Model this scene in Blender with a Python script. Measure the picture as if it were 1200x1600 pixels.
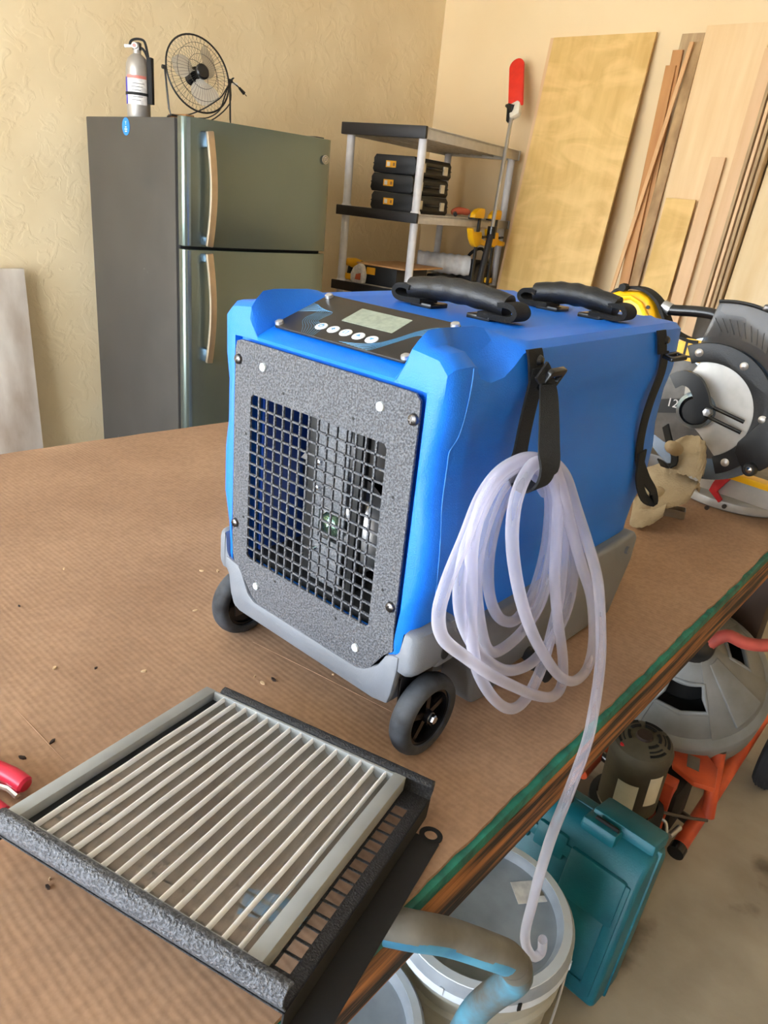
import bpy, bmesh, math, random
from mathutils import Vector, Matrix, noise as mnoise
random.seed(7)
PI = math.pi
for o in list(bpy.data.objects): bpy.data.objects.remove(o)
SC = bpy.context.scene
COL = SC.collection
V = Vector

# ------------------------------------------------------------------ camera
F, CX, CY = 1141.0, 600.0, 800.0
dz = -V((317 - CX, 3446 - CY, F)).normalized()
dx = -V((-844 - CX, 153 - CY, F)).normalized()
dx = (dx - dz * dx.dot(dz)).normalized()
dy = dz.cross(dx)
CAM = V((0.529, -0.518, 1.468))
right = V((dx.x, dy.x, dz.x)); down = V((dx.y, dy.y, dz.y)); fwd = V((dx.z, dy.z, dz.z))
cam = bpy.data.objects.new('camera', bpy.data.cameras.new('camera')); COL.objects.link(cam)
m = Matrix.Identity(4)
for i in range(3):
    m[i][0] = right[i]; m[i][1] = -down[i]; m[i][2] = -fwd[i]; m[i][3] = CAM[i]
cam.matrix_world = m
cam.data.sensor_fit = 'VERTICAL'; cam.data.sensor_height = 36.0
cam.data.lens = F * 36.0 / 1600.0
cam.data.clip_start = 0.02
SC.camera = cam

def ray(px, py): return right * ((px - CX) / F) + down * ((py - CY) / F) + fwd
def AX(px, py, x): r = ray(px, py); return CAM + r * ((x - CAM.x) / r.x)
def AY(px, py, y): r = ray(px, py); return CAM + r * ((y - CAM.y) / r.y)
def AZ(px, py, z): r = ray(px, py); return CAM + r * ((z - CAM.z) / r.z)

# ------------------------------------------------------------------ world, light, exposure
w = bpy.data.worlds.new('sky'); SC.world = w; w.use_nodes = True
nt = w.node_tree; bg = nt.nodes['Background']
tc = nt.nodes.new('ShaderNodeTexCoord'); sp = nt.nodes.new('ShaderNodeSeparateXYZ')
rp = nt.nodes.new('ShaderNodeValToRGB')
nt.links.new(tc.outputs['Generated'], sp.inputs[0]); nt.links.new(sp.outputs['Z'], rp.inputs[0])
rp.color_ramp.elements[0].position = 0.0; rp.color_ramp.elements[0].color = (0.90, 0.95, 1.0, 1)
rp.color_ramp.elements[1].position = 0.8; rp.color_ramp.elements[1].color = (0.50, 0.72, 1.0, 1)
nt.links.new(rp.outputs[0], bg.inputs[0]); bg.inputs[1].default_value = 6.0
vs = SC.view_settings
vs.view_transform = 'Standard'; vs.look = 'None'; vs.gamma = 1.0; vs.use_curve_mapping = False
vs.exposure = 1.15
# the open garage door behind the camera guides the sampling of the sky
pl = bpy.data.lights.new('garage_door_portal', 'AREA'); pl.shape = 'RECTANGLE'; pl.size = 4.1; pl.size_y = 2.75
pl.cycles.is_portal = True
po = bpy.data.objects.new('garage_door_portal', pl); COL.objects.link(po)
po.location = (-1.05, -2.95, 1.375); po.rotation_euler = (PI / 2, 0, 0)

# sun from behind the house: it lights the driveway outside, whose bounce reaches the room
sn = bpy.data.lights.new('sun', 'SUN'); sn.energy = 55.0; sn.angle = .01; sn.color = (1.0, .97, .92)
so = bpy.data.objects.new('sun', sn); COL.objects.link(so); so.rotation_euler = (math.radians(-42), 0, math.radians(15))

# ------------------------------------------------------------------ materials
def S(r, g, b):
    f = lambda c: (c / 255.0 / 12.92) if c <= 10.3 else ((c / 255.0 + 0.055) / 1.055) ** 2.4
    return (f(r), f(g), f(b), 1)

MATS = {}
def pm(name, c, rough=0.5, metal=0.0, c2=None, scale=20.0, lo=0.35, hi=0.65, stretch=(1, 1, 1), bump=0.0, bscale=None,
       trans=0.0, alpha=1.0, coat=0.0, spec=0.5, rvar=0.0, detail=4.0, emis=None):
    mt = bpy.data.materials.new(name); mt.use_nodes = True; MATS[name] = mt
    nt = mt.node_tree; b = nt.nodes['Principled BSDF']; L = nt.links.new
    b.inputs['Roughness'].default_value = rough; b.inputs['Metallic'].default_value = metal
    b.inputs['Transmission Weight'].default_value = trans; b.inputs['Alpha'].default_value = alpha
    b.inputs['Coat Weight'].default_value = coat; b.inputs['Specular IOR Level'].default_value = spec
    tc = nt.nodes.new('ShaderNodeTexCoord'); mp = nt.nodes.new('ShaderNodeMapping')
    mp.inputs['Scale'].default_value = stretch; L(tc.outputs['Object'], mp.inputs[0])
    if c2 is None: c2 = (c[0] * 0.88, c[1] * 0.88, c[2] * 0.88, 1)
    n = nt.nodes.new('ShaderNodeTexNoise'); n.inputs['Scale'].default_value = scale; n.inputs['Detail'].default_value = detail
    L(mp.outputs[0], n.inputs['Vector'])
    r = nt.nodes.new('ShaderNodeValToRGB')
    r.color_ramp.elements[0].position = lo; r.color_ramp.elements[0].color = c
    r.color_ramp.elements[1].position = hi; r.color_ramp.elements[1].color = c2
    L(n.outputs['Fac'], r.inputs[0]); L(r.outputs[0], b.inputs['Base Color'])
    if rvar:
        mr = nt.nodes.new('ShaderNodeMapRange'); mr.inputs['To Min'].default_value = rough - rvar; mr.inputs['To Max'].default_value = rough + rvar
        L(n.outputs['Fac'], mr.inputs[0]); L(mr.outputs[0], b.inputs['Roughness'])
    if bump:
        bn = nt.nodes.new('ShaderNodeTexNoise'); bn.inputs['Scale'].default_value = bscale or scale * 4; bn.inputs['Detail'].default_value = 3
        L(mp.outputs[0], bn.inputs['Vector'])
        bp = nt.nodes.new('ShaderNodeBump'); bp.inputs['Strength'].default_value = bump; bp.inputs['Distance'].default_value = 0.004
        L(bn.outputs['Fac'], bp.inputs['Height']); L(bp.outputs[0], b.inputs['Normal'])
    if emis: b.inputs['Emission Color'].default_value = emis; b.inputs['Emission Strength'].default_value = 1
    return mt

pm('wall', S(232, 207, 165), 0.85, c2=S(226, 199, 156), scale=1.2, bump=0.0)
pm('wall_stucco', S(236, 217, 180), 0.8, c2=S(228, 207, 168), scale=3)
pm('ceiling', S(235, 228, 215), 0.9)
pm('concrete', S(172, 160, 140), 0.75, c2=S(144, 131, 112), scale=5, detail=9, lo=.3, hi=.7, bump=.15, bscale=60)
pm('driveway', S(190, 188, 182), 0.9, scale=3)
pm('dark', S(14, 14, 15), 0.6)
pm('black_plastic', S(24, 24, 26), 0.42, bump=.15, bscale=500)
pm('gloss_black', S(22, 22, 24), 0.25)
pm('matte_black', S(20, 19, 19), 0.8)
pm('webbing', S(16, 16, 17), 0.85, bump=.6, bscale=900)
pm('rubber', S(70, 73, 78), 0.7, c2=S(24, 24, 26), scale=26, bump=.1)
pm('blue', S(0, 114, 226), 0.45, c2=S(0, 108, 219), scale=8, bump=.18, bscale=700)
pm('blue_light', S(70, 140, 225), 0.5)
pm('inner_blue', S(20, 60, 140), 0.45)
pm('base_grey', S(118, 122, 130), 0.5, c2=S(104, 107, 113), scale=10, bump=.12, bscale=600)
pm('powder', S(68, 69, 73), 0.42, c2=S(106, 108, 114), scale=420, lo=.4, hi=.62, bump=.9, bscale=420, detail=2)
pm('powder_dark', S(30, 30, 32), 0.5, c2=S(52, 53, 56), scale=500, lo=.45, hi=.7, bump=.6, bscale=500, detail=2)
pm('chrome', S(210, 210, 212), 0.12, 1.0)
pm('steel', S(196, 196, 198), 0.36, .85)
pm('dark_steel', S(96, 92, 90), 0.3, 1.0)
pm('white_plastic', S(228, 230, 232), 0.4)
pm('ice_blue', S(190, 222, 240), 0.4)
pm('wave_blue', S(90, 160, 205), 0.4)
pm('panel_black', S(26, 23, 22), 0.38, c2=S(34, 31, 30), scale=14)
pm('lcd', S(150, 158, 142), 0.35, c2=S(128, 138, 124), scale=140)
pm('fan_blade', S(150, 146, 143), 0.4)
pm('bracket_grey', S(128, 130, 134), .42, c2=S(88, 90, 94), scale=420, bump=.5, bscale=420, detail=2)
pm('green_dome', S(120, 150, 130), 0.15, 0.9)
pm('clear_tube', S(226, 224, 238), 0.12, trans=0.0)
pm('frame_grey', S(160, 162, 160), 0.5)
pm('filter_media', S(188, 180, 170), 0.85, c2=S(150, 138, 124), scale=14, bump=.4, bscale=900, lo=.3, hi=.75)
pm('ridge', S(246, 246, 246), .35, c2=S(232, 231, 228), scale=40)  # near-white colour stands in for sky highlights along the pleat crests
pm('teal_paint', S(26, 124, 104), 0.6, c2=S(10, 84, 70), scale=40, bump=.3, bscale=120)
pm('dark_wood', S(52, 34, 24), 0.7, c2=S(36, 22, 15), scale=8, stretch=(1, 1, .1))
pm('fridge_side', S(68, 65, 62), 0.5, c2=S(62, 59, 56), scale=5, bump=.12, bscale=300)
pm('fridge_door', S(120, 132, 128), 0.27, 0.82, c2=S(115, 127, 123), scale=2)
pm('fridge_edge', S(130, 150, 172), 0.22, 0.9)
pm('handle_metal', S(196, 180, 160), 0.3, 0.9)
pm('gasket', S(16, 16, 18), 0.7)
pm('sticker_blue', S(20, 130, 215), 0.4)
pm('badge', S(205, 200, 190), 0.25, 0.8)
pm('extinguisher', S(176, 172, 168), 0.35, 0.6)
pm('label_white', S(228, 224, 220), 0.5, c2=S(200, 196, 196), scale=60)
pm('label_red', S(205, 120, 110), 0.5)
pm('label_purple', S(70, 64, 170), 0.5)
pm('fan_clear', S(205, 196, 184), 0.2, alpha=0.5)
pm('wire', S(26, 24, 24), 0.45)
pm('brown_wood', S(150, 104, 60), 0.6)
pm('shelf_grey', S(204, 197, 186), 0.6, bump=.1, bscale=200)
pm('shelf_post', S(222, 220, 224), 0.5)
pm('shelf_black', S(34, 32, 34), 0.5)
pm('case_black', S(30, 31, 34), 0.5, bump=.2, bscale=300)
pm('yellow', S(248, 190, 16), 0.42, c2=S(242, 180, 10), scale=6)
pm('orange_label', S(240, 170, 30), 0.5)
pm('cream', S(222, 214, 196), 0.6)
pm('red_guard', S(226, 50, 30), 0.5, c2=S(214, 40, 24), scale=20)
pm('brick_red', S(190, 90, 60), 0.6)
pm('pale_blue', S(180, 205, 225), 0.5)
pm('bag_white', S(214, 214, 216), 0.55, c2=S(180, 180, 184), scale=12)
pm('old_board', S(230, 222, 214), 0.8, c2=S(176, 158, 142), scale=6, stretch=(1, 1, .35), detail=8, lo=.38, hi=.72)
pm('guard_smoke', S(70, 66, 62), 0.25, alpha=0.78)
pm('alu', S(186, 184, 180), 0.42, 0.35, c2=S(172, 170, 166), scale=30)
pm('alu_dark', S(96, 92, 88), 0.5, .3, c2=S(76, 72, 68), scale=30)
pm('blade_steel', S(150, 170, 190), 0.25, 0.9)
pm('red', S(198, 34, 40), 0.45)
pm('red_handle', S(214, 38, 66), 0.35)
pm('suede', S(176, 158, 128), 0.9, c2=S(150, 132, 104), scale=14, bump=.5, bscale=250)
pm('tin', S(150, 140, 126), 0.4, .7)
pm('drum_grey', S(136, 139, 143), 0.5, c2=S(110, 110, 108), scale=7, detail=7, bump=.1)
pm('orange_paint', S(214, 88, 44), 0.5, c2=S(168, 62, 36), scale=9, detail=6)
pm('red_tube', S(196, 84, 74), 0.5, c2=S(150, 66, 60), scale=12)
pm('motor', S(92, 84, 66), 0.6, c2=S(62, 55, 44), scale=9, detail=6)
pm('tyre', S(40, 41, 44), 0.8)
pm('teal_case', S(14, 108, 124), 0.42, c2=S(10, 90, 106), scale=9, detail=7, bump=.15, bscale=300)
pm('bucket_grey', S(176, 176, 168), 0.5, c2=S(150, 142, 122), scale=5, detail=6)
pm('lid_grey', S(150, 156, 164), 0.55, c2=S(124, 130, 138), scale=12, detail=6)
pm('lid_white', S(206, 212, 220), 0.5)
pm('pipe_paint', S(80, 150, 180), 0.6, c2=S(90, 84, 74), scale=9, detail=9, lo=.44, hi=.56)
pm('pipe_blue', S(86, 160, 196), .5, c2=S(60, 130, 170), scale=20)
pm('pipe_worn', S(96, 92, 84), 0.6, c2=S(120, 118, 112), scale=22, detail=9)
pm('chip', S(206, 176, 136), 0.8)
pm('paper_blue', S(110, 180, 215), 0.6)

def wood(name, c, c2, scale=3.0, stretch=(6, 6, .35), rough=.6, fig=0.0):
    mt = pm(name, c, rough, c2=c2, scale=scale, stretch=stretch, detail=6, lo=.3, hi=.72)
    if fig:       # flame figure of rotary cut veneer
        nt = mt.node_tree; b = nt.nodes['Principled BSDF']; L = nt.links.new
        src = b.inputs['Base Color'].links[0].from_socket
        tc = nt.nodes.new('ShaderNodeTexCoord'); mp = nt.nodes.new('ShaderNodeMapping'); mp.inputs['Scale'].default_value = (3.0, 1, 7.0)
        n = nt.nodes.new('ShaderNodeTexNoise'); n.inputs['Scale'].default_value = 1.0; n.inputs['Detail'].default_value = 7; n.inputs['Distortion'].default_value = 1.2
        r = nt.nodes.new('ShaderNodeValToRGB'); r.color_ramp.elements[0].position = .42; r.color_ramp.elements[1].position = .62
        r.color_ramp.elements[0].color = (0, 0, 0, 1); r.color_ramp.elements[1].color = (fig, fig, fig, 1)
        mx = nt.nodes.new('ShaderNodeMix'); mx.data_type = 'RGBA'
        L(tc.outputs['Object'], mp.inputs[0]); L(mp.outputs[0], n.inputs['Vector']); L(n.outputs['Fac'], r.inputs[0]); L(r.outputs[0], mx.inputs['Factor'])
        L(src, mx.inputs[6]); mx.inputs[7].default_value = (min(1, c[0] * 1.25), min(1, c[1] * 1.28), min(1, c[2] * 1.5), 1)
        L(mx.outputs[2], b.inputs['Base Color'])
    return mt
wood('ply_birch', S(222, 186, 118), S(204, 164, 96), fig=.45)
wood('ply_pale', S(232, 202, 158), S(222, 186, 138))
wood('ply_side', S(196, 168, 128), S(160, 128, 92), scale=8)
wood('cedar', S(200, 148, 94), S(178, 120, 70))
wood('cedar_light', S(220, 176, 126), S(200, 150, 100))
wood('osb', S(190, 156, 110), S(138, 104, 68), scale=14, stretch=(1, 1, .5))
wood('pine', S(226, 190, 150), S(214, 174, 130))
wood('ply_gloss', S(228, 206, 168), S(218, 190, 146), rough=.25)
wood('white_board', S(226, 226, 226), S(206, 204, 200))

# charred apron: fir with scorched bands along the grain
mt = pm('charred', S(170, 108, 54), 0.7, c2=S(30, 20, 14), scale=7, stretch=(9, .7, 15), detail=8, lo=.36, hi=.60, bump=.35, bscale=30)
# corrugated cardboard
mt = pm('cardboard', S(170, 135, 106), 0.85, c2=S(152, 118, 91), scale=4, detail=7)
nt = mt.node_tree; b = nt.nodes['Principled BSDF']; L = nt.links.new
tc = nt.nodes.new('ShaderNodeTexCoord')
wv = nt.nodes.new('ShaderNodeTexWave'); wv.bands_direction = 'Y'; wv.inputs['Scale'].default_value = 42.0; wv.inputs['Distortion'].default_value = 2.2
wv.inputs['Detail'].default_value = 2; wv.inputs['Detail Scale'].default_value = 0.6
L(tc.outputs['Object'], wv.inputs['Vector'])
n2 = nt.nodes.new('ShaderNodeTexNoise'); n2.inputs['Scale'].default_value = 90; n2.inputs['Detail'].default_value = 4; L(tc.outputs['Object'], n2.inputs['Vector'])
ad = nt.nodes.new('ShaderNodeMath'); ad.operation = 'MULTIPLY_ADD'; ad.inputs[1].default_value = 0.55
L(wv.outputs['Fac'], ad.inputs[0]); L(n2.outputs['Fac'], ad.inputs[2])
bp = nt.nodes.new('ShaderNodeBump'); bp.inputs['Strength'].default_value = 0.35; bp.inputs['Distance'].default_value = 0.0007
L(ad.outputs[0], bp.inputs['Height']); L(bp.outputs[0], b.inputs['Normal'])
src = b.inputs['Base Color'].links[0].from_socket
mx = nt.nodes.new('ShaderNodeMix'); mx.data_type = 'RGBA'; mx.blend_type = 'MULTIPLY'
r2 = nt.nodes.new('ShaderNodeValToRGB'); r2.color_ramp.elements[0].color = (.90, .89, .87, 1); r2.color_ramp.elements[1].color = (1, 1, 1, 1)
L(wv.outputs['Fac'], r2.inputs[0]); mx.inputs['Factor'].default_value = 0.6; L(src, mx.inputs[6]); L(r2.outputs[0], mx.inputs[7])
# dark stains with shapes of their own
n3 = nt.nodes.new('ShaderNodeTexNoise'); n3.inputs['Scale'].default_value = 3.1; n3.inputs['Detail'].default_value = 8; L(tc.outputs['Object'], n3.inputs['Vector'])
r3 = nt.nodes.new('ShaderNodeValToRGB'); r3.color_ramp.elements[0].position = .60; r3.color_ramp.elements[0].color = (0, 0, 0, 1); r3.color_ramp.elements[1].position = .76; r3.color_ramp.elements[1].color = (.5, .5, .5, 1)
L(n3.outputs['Fac'], r3.inputs[0])
mx2 = nt.nodes.new('ShaderNodeMix'); mx2.data_type = 'RGBA'; L(r3.outputs[0], mx2.inputs['Factor']); L(mx.outputs[2], mx2.inputs[6]); mx2.inputs[7].default_value = S(150, 104, 70)
mx3 = nt.nodes.new('ShaderNodeMix'); mx3.data_type = 'RGBA'; mx3.blend_type = 'MULTIPLY'; mx3.inputs['Factor'].default_value = 1.0
r4 = nt.nodes.new('ShaderNodeValToRGB'); r4.color_ramp.elements[0].position = .36; r4.color_ramp.elements[0].color = (.88, .87, .86, 1); r4.color_ramp.elements[1].position = .62; r4.color_ramp.elements[1].color = (1.04, 1.04, 1.04, 1)
mp4 = nt.nodes.new('ShaderNodeMapping'); mp4.inputs['Scale'].default_value = (1.3, 1, 1); n4 = nt.nodes.new('ShaderNodeTexNoise'); n4.inputs['Scale'].default_value = 110; n4.inputs['Detail'].default_value = 3
L(tc.outputs['Object'], mp4.inputs[0]); L(mp4.outputs[0], n4.inputs['Vector']); L(n4.outputs['Fac'], r4.inputs[0]); L(mx2.outputs[2], mx3.inputs[6]); L(r4.outputs[0], mx3.inputs[7])
L(mx3.outputs[2], b.inputs['Base Color'])
# stucco relief (knock-down texture) on both walls
for nm, st in (('wall_stucco', 0.16), ('wall', 0.04)):
    nt = MATS[nm].node_tree; b = nt.nodes['Principled BSDF']; L = nt.links.new
    tc = nt.nodes.new('ShaderNodeTexCoord'); n = nt.nodes.new('ShaderNodeTexNoise'); n.inputs['Scale'].default_value = 11; n.inputs['Detail'].default_value = 5; n.inputs['Distortion'].default_value = 1.0
    L(tc.outputs['Object'], n.inputs['Vector'])
    r = nt.nodes.new('ShaderNodeValToRGB'); r.color_ramp.elements[0].position = .5; r.color_ramp.elements[1].position = .6
    L(n.outputs['Fac'], r.inputs[0])
    bp = nt.nodes.new('ShaderNodeBump'); bp.inputs['Strength'].default_value = st; bp.inputs['Distance'].default_value = 0.008
    L(r.outputs[0], bp.inputs['Height']); L(bp.outputs[0], b.inputs['Normal'])
# scuffs on the fridge side
nt = MATS['fridge_side'].node_tree; b = nt.nodes['Principled BSDF']; L = nt.links.new
src = b.inputs['Base Color'].links[0].from_socket
tc = nt.nodes.new('ShaderNodeTexCoord'); n = nt.nodes.new('ShaderNodeTexNoise'); n.inputs['Scale'].default_value = 9; n.inputs['Detail'].default_value = 12; n.inputs['Roughness'].default_value = .75
L(tc.outputs['Object'], n.inputs['Vector'])
r = nt.nodes.new('ShaderNodeValToRGB'); r.color_ramp.elements[0].position = .64; r.color_ramp.elements[0].color = (0, 0, 0, 1); r.color_ramp.elements[1].position = .72; r.color_ramp.elements[1].color = (.6, .6, .6, 1)
L(n.outputs['Fac'], r.inputs[0]); mx = nt.nodes.new('ShaderNodeMix'); mx.data_type = 'RGBA'; L(r.outputs[0], mx.inputs['Factor']); L(src, mx.inputs[6]); mx.inputs[7].default_value = S(170, 168, 166)
L(mx.outputs[2], b.inputs['Base Color'])
# wet patches and oil drips on the concrete
nt = MATS['concrete'].node_tree; b = nt.nodes['Principled BSDF']; L = nt.links.new
src = b.inputs['Base Color'].links[0].from_socket
tc = nt.nodes.new('ShaderNodeTexCoord'); n = nt.nodes.new('ShaderNodeTexNoise'); n.inputs['Scale'].default_value = 4.5; n.inputs['Detail'].default_value = 6
L(tc.outputs['Object'], n.inputs['Vector'])
r = nt.nodes.new('ShaderNodeValToRGB'); r.color_ramp.elements[0].position = .60; r.color_ramp.elements[0].color = (0, 0, 0, 1); r.color_ramp.elements[1].position = .70; r.color_ramp.elements[1].color = (.75, .75, .75, 1)
L(n.outputs['Fac'], r.inputs[0]); mx = nt.nodes.new('ShaderNodeMix'); mx.data_type = 'RGBA'; L(r.outputs[0], mx.inputs['Factor']); L(src, mx.inputs[6]); mx.inputs[7].default_value = S(74, 58, 40)
L(mx.outputs[2], b.inputs['Base Color'])
# milky vinyl: clear skin over a translucent body
mt = MATS['clear_tube']; nt = mt.node_tree; b = nt.nodes['Principled BSDF']; L = nt.links.new
out = nt.nodes['Material Output']; tr = nt.nodes.new('ShaderNodeBsdfTranslucent'); tr.inputs[0].default_value = (0.88, 0.87, 0.93, 1)
tp = nt.nodes.new('ShaderNodeBsdfTransparent'); tp.inputs[0].default_value = (.95, .95, 1, 1)
m1 = nt.nodes.new('ShaderNodeMixShader'); m1.inputs[0].default_value = .35; L(b.outputs[0], m1.inputs[1]); L(tr.outputs[0], m1.inputs[2])
m2 = nt.nodes.new('ShaderNodeMixShader'); lw = nt.nodes.new('ShaderNodeLayerWeight'); lw.inputs[0].default_value = .35
mr = nt.nodes.new('ShaderNodeMapRange'); mr.inputs['To Min'].default_value = .76; mr.inputs['To Max'].default_value = .18
L(lw.outputs['Facing'], mr.inputs[0]); L(mr.outputs[0], m2.inputs[0]); L(m1.outputs[0], m2.inputs[1]); L(tp.outputs[0], m2.inputs[2]); L(m2.outputs[0], out.inputs[0])
# filter media: thin fleece that lets some light through
mt = MATS['filter_media']; nt = mt.node_tree; b = nt.nodes['Principled BSDF']; L = nt.links.new
out = nt.nodes['Material Output']; tp = nt.nodes.new('ShaderNodeBsdfTransparent'); m2 = nt.nodes.new('ShaderNodeMixShader'); m2.inputs[0].default_value = .36
L(b.outputs[0], m2.inputs[1]); L(tp.outputs[0], m2.inputs[2]); L(m2.outputs[0], out.inputs[0])

# ------------------------------------------------------------------ mesh helpers
class MB:
    def __init__(s): s.v = []; s.f = []
    def add(s, vs, fs, M=None):
        o = len(s.v)
        s.v += [tuple(M @ V(p)) if M else tuple(p) for p in vs]
        s.f += [tuple(i + o for i in f) for f in fs]; return s
    def box(s, c, d, M=None):
        x, y, z = d[0] / 2, d[1] / 2, d[2] / 2; a, b, e = c
        vs = [(a + i * x, b + j * y, e + k * z) for i in (-1, 1) for j in (-1, 1) for k in (-1, 1)]
        return s.add(vs, [(0, 1, 3, 2), (4, 6, 7, 5), (0, 4, 5, 1), (2, 3, 7, 6), (0, 2, 6, 4), (1, 5, 7, 3)], M)
    def bx(s, x0, x1, y0, y1, z0, z1, M=None):
        return s.box(((x0 + x1) / 2, (y0 + y1) / 2, (z0 + z1) / 2), (abs(x1 - x0), abs(y1 - y0), abs(z1 - z0)), M)
    def rings(s, rs, cap0=True, cap1=True, closed=True):
        n = len(rs[0]); o = len(s.v); fs = []
        vs = [p for r in rs for p in r]
        for i in range(len(rs) - 1):
            for j in range(n if closed else n - 1):
                k = (j + 1) % n
                fs.append((i * n + j, i * n + k, (i + 1) * n + k, (i + 1) * n + j))
        if cap0: fs.append(tuple(reversed(range(n))))
        if cap1: fs.append(tuple((len(rs) - 1) * n + j for j in range(n)))
        return s.add(vs, fs)
    def tube(s, pts, r, n=10, closed=False, caps=True):
        pts = [V(p) for p in pts]; N = len(pts)
        rr = r if isinstance(r, (list, tuple)) else [r] * N
        T = []
        for i in range(N):
            a = pts[(i - 1) % N] if (closed or i) else pts[0]; b = pts[(i + 1) % N] if (closed or i < N - 1) else pts[-1]
            t = b - a; T.append(t.normalized() if t.length > 1e-9 else V((0, 0, 1)))
        u = T[0].orthogonal().normalized(); R = []
        for i in range(N):
            u = (u - T[i] * u.dot(T[i])); u = u.normalized() if u.length > 1e-6 else T[i].orthogonal().normalized()
            w_ = T[i].cross(u)
            R.append([pts[i] + (u * math.cos(2 * PI * k / n) + w_ * math.sin(2 * PI * k / n)) * rr[i] for k in range(n)])
        if closed: R.append(R[0])
        return s.rings(R, caps and not closed, caps and not closed)
    def lathe(s, prof, n=32, M=None, a0=0, a1=2 * PI):
        full = abs(a1 - a0 - 2 * PI) < 1e-6; N = n if full else n + 1
        vs = []; fs = []
        for r, z in prof:
            for k in range(N):
                a = a0 + (a1 - a0) * k / n; vs.append((r * math.cos(a), r * math.sin(a), z))
        for i in range(len(prof) - 1):
            for k in range(n):
                k2 = (k + 1) % N if full else k + 1
                fs.append((i * N + k, i * N + k2, (i + 1) * N + k2, (i + 1) * N + k))
        if full and not (abs(prof[0][0] - prof[-1][0]) < 1e-9 and abs(prof[0][1] - prof[-1][1]) < 1e-9):
            if prof[0][0] > 1e-6: fs.append(tuple(reversed(range(N))))
            if prof[-1][0] > 1e-6: fs.append(tuple((len(prof) - 1) * N + k for k in range(N)))
        return s.add(vs, fs, M)
    def prism(s, poly, h0, h1, M=None):       # polygon in XY, extruded along Z
        n = len(poly)
        vs = [(p[0], p[1], h0) for p in poly] + [(p[0], p[1], h1) for p in poly]
        fs = [tuple(reversed(range(n))), tuple(range(n, 2 * n))] + [(i, (i + 1) % n, n + (i + 1) % n, n + i) for i in range(n)]
        return s.add(vs, fs, M)
    def ring_plate(s, outer, inner, h0, h1, M=None):   # flat plate with a hole, both outlines with the same number of points
        n = len(outer)
        vs = [(p[0], p[1], h) for h in (h0, h1) for q in (outer, inner) for p in q]
        fs = []
        for i in range(n):
            j = (i + 1) % n
            fs += [(n + i, n + j, j, i), (2 * n + i, 2 * n + j, 3 * n + j, 3 * n + i), (i, j, 2 * n + j, 2 * n + i), (n + j, n + i, 3 * n + i, 3 * n + j)]
        return s.add(vs, fs, M)
    def ribbon(s, pts, wdir, width, th, ortho=True):       # strap: rectangular section swept along a path
        pts = [V(p) for p in pts]; R = []
        for i, p in enumerate(pts):
            t = (pts[min(i + 1, len(pts) - 1)] - pts[max(i - 1, 0)]).normalized()
            wd = V(wdir[i] if isinstance(wdir, list) else wdir); wd = (wd - t * wd.dot(t)).normalized() if ortho else wd.normalized(); nn = t.cross(wd).normalized()
            a = width / 2; b = th / 2
            R.append([p + wd * a + nn * b, p - wd * a + nn * b, p - wd * a - nn * b, p + wd * a - nn * b])
        return s.rings(R)

EM = {}
def mkmesh(name, mb, mat, bevel=0, smooth=38, seg=2):
    me = bpy.data.meshes.new(name)
    me.from_pydata(mb.v, [], mb.f)
    bm = bmesh.new(); bm.from_mesh(me)
    bmesh.ops.recalc_face_normals(bm, faces=bm.faces)
    if bevel:
        es = [e for e in bm.edges if len(e.link_faces) == 2 and e.calc_face_angle(0) > 0.5]
        bmesh.ops.bevel(bm, geom=es, offset=bevel, segments=seg, profile=.5, affect='EDGES', clamp_overlap=True)
    bm.to_mesh(me); bm.free()
    if smooth:
        for p in me.polygons: p.use_smooth = True
        me.set_sharp_from_angle(angle=math.radians(smooth))
    me.materials.append(MATS[mat] if isinstance(mat, str) else mat)
    return me
def tag(o, label=None, cat=None, group=None, kind=None):
    if label: o['label'] = label
    if cat: o['category'] = cat
    if group: o['group'] = group
    if kind: o['kind'] = kind
    return o
def thing(name, label, cat, loc, rot=(0, 0, 0), group=None):
    o = bpy.data.objects.new(name, None); COL.objects.link(o); o.empty_display_size = .02
    o.location = loc; o.rotation_euler = rot
    from mathutils import Euler
    EM[o.name] = Matrix.Translation(V(loc)) @ Euler(rot).to_matrix().to_4x4()
    return tag(o, label, cat, group)
def part(name, mb, mat, parent, local=False, bevel=0, smooth=38, label=None, seg=2, kind=None):
    me = mkmesh(name, mb, mat, bevel, smooth, seg)
    M = EM[parent.name]
    if not local: me.transform(M.inverted())
    o = bpy.data.objects.new(name, me); COL.objects.link(o); o.parent = parent; EM[o.name] = M
    if label: o['label'] = label
    if kind: o['kind'] = kind
    return o
def solo(name, mb, mat, label=None, cat=None, group=None, kind=None, bevel=0, smooth=38, seg=2):
    me = mkmesh(name, mb, mat, bevel, smooth, seg)
    xs = [v.co for v in me.vertices]
    c = V(((min(p.x for p in xs) + max(p.x for p in xs)) / 2, (min(p.y for p in xs) + max(p.y for p in xs)) / 2, min(p.z for p in xs)))
    me.transform(Matrix.Translation(-c))
    o = bpy.data.objects.new(name, me); COL.objects.link(o); o.location = c; EM[o.name] = Matrix.Translation(c)
    return tag(o, label, cat, group, kind)
def share(name, me, parent, M):          # another object of the same mesh under a parent, placed in the parent's space
    o = bpy.data.objects.new(name, me); COL.objects.link(o); o.parent = parent; o.matrix_local = M; return o
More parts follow.
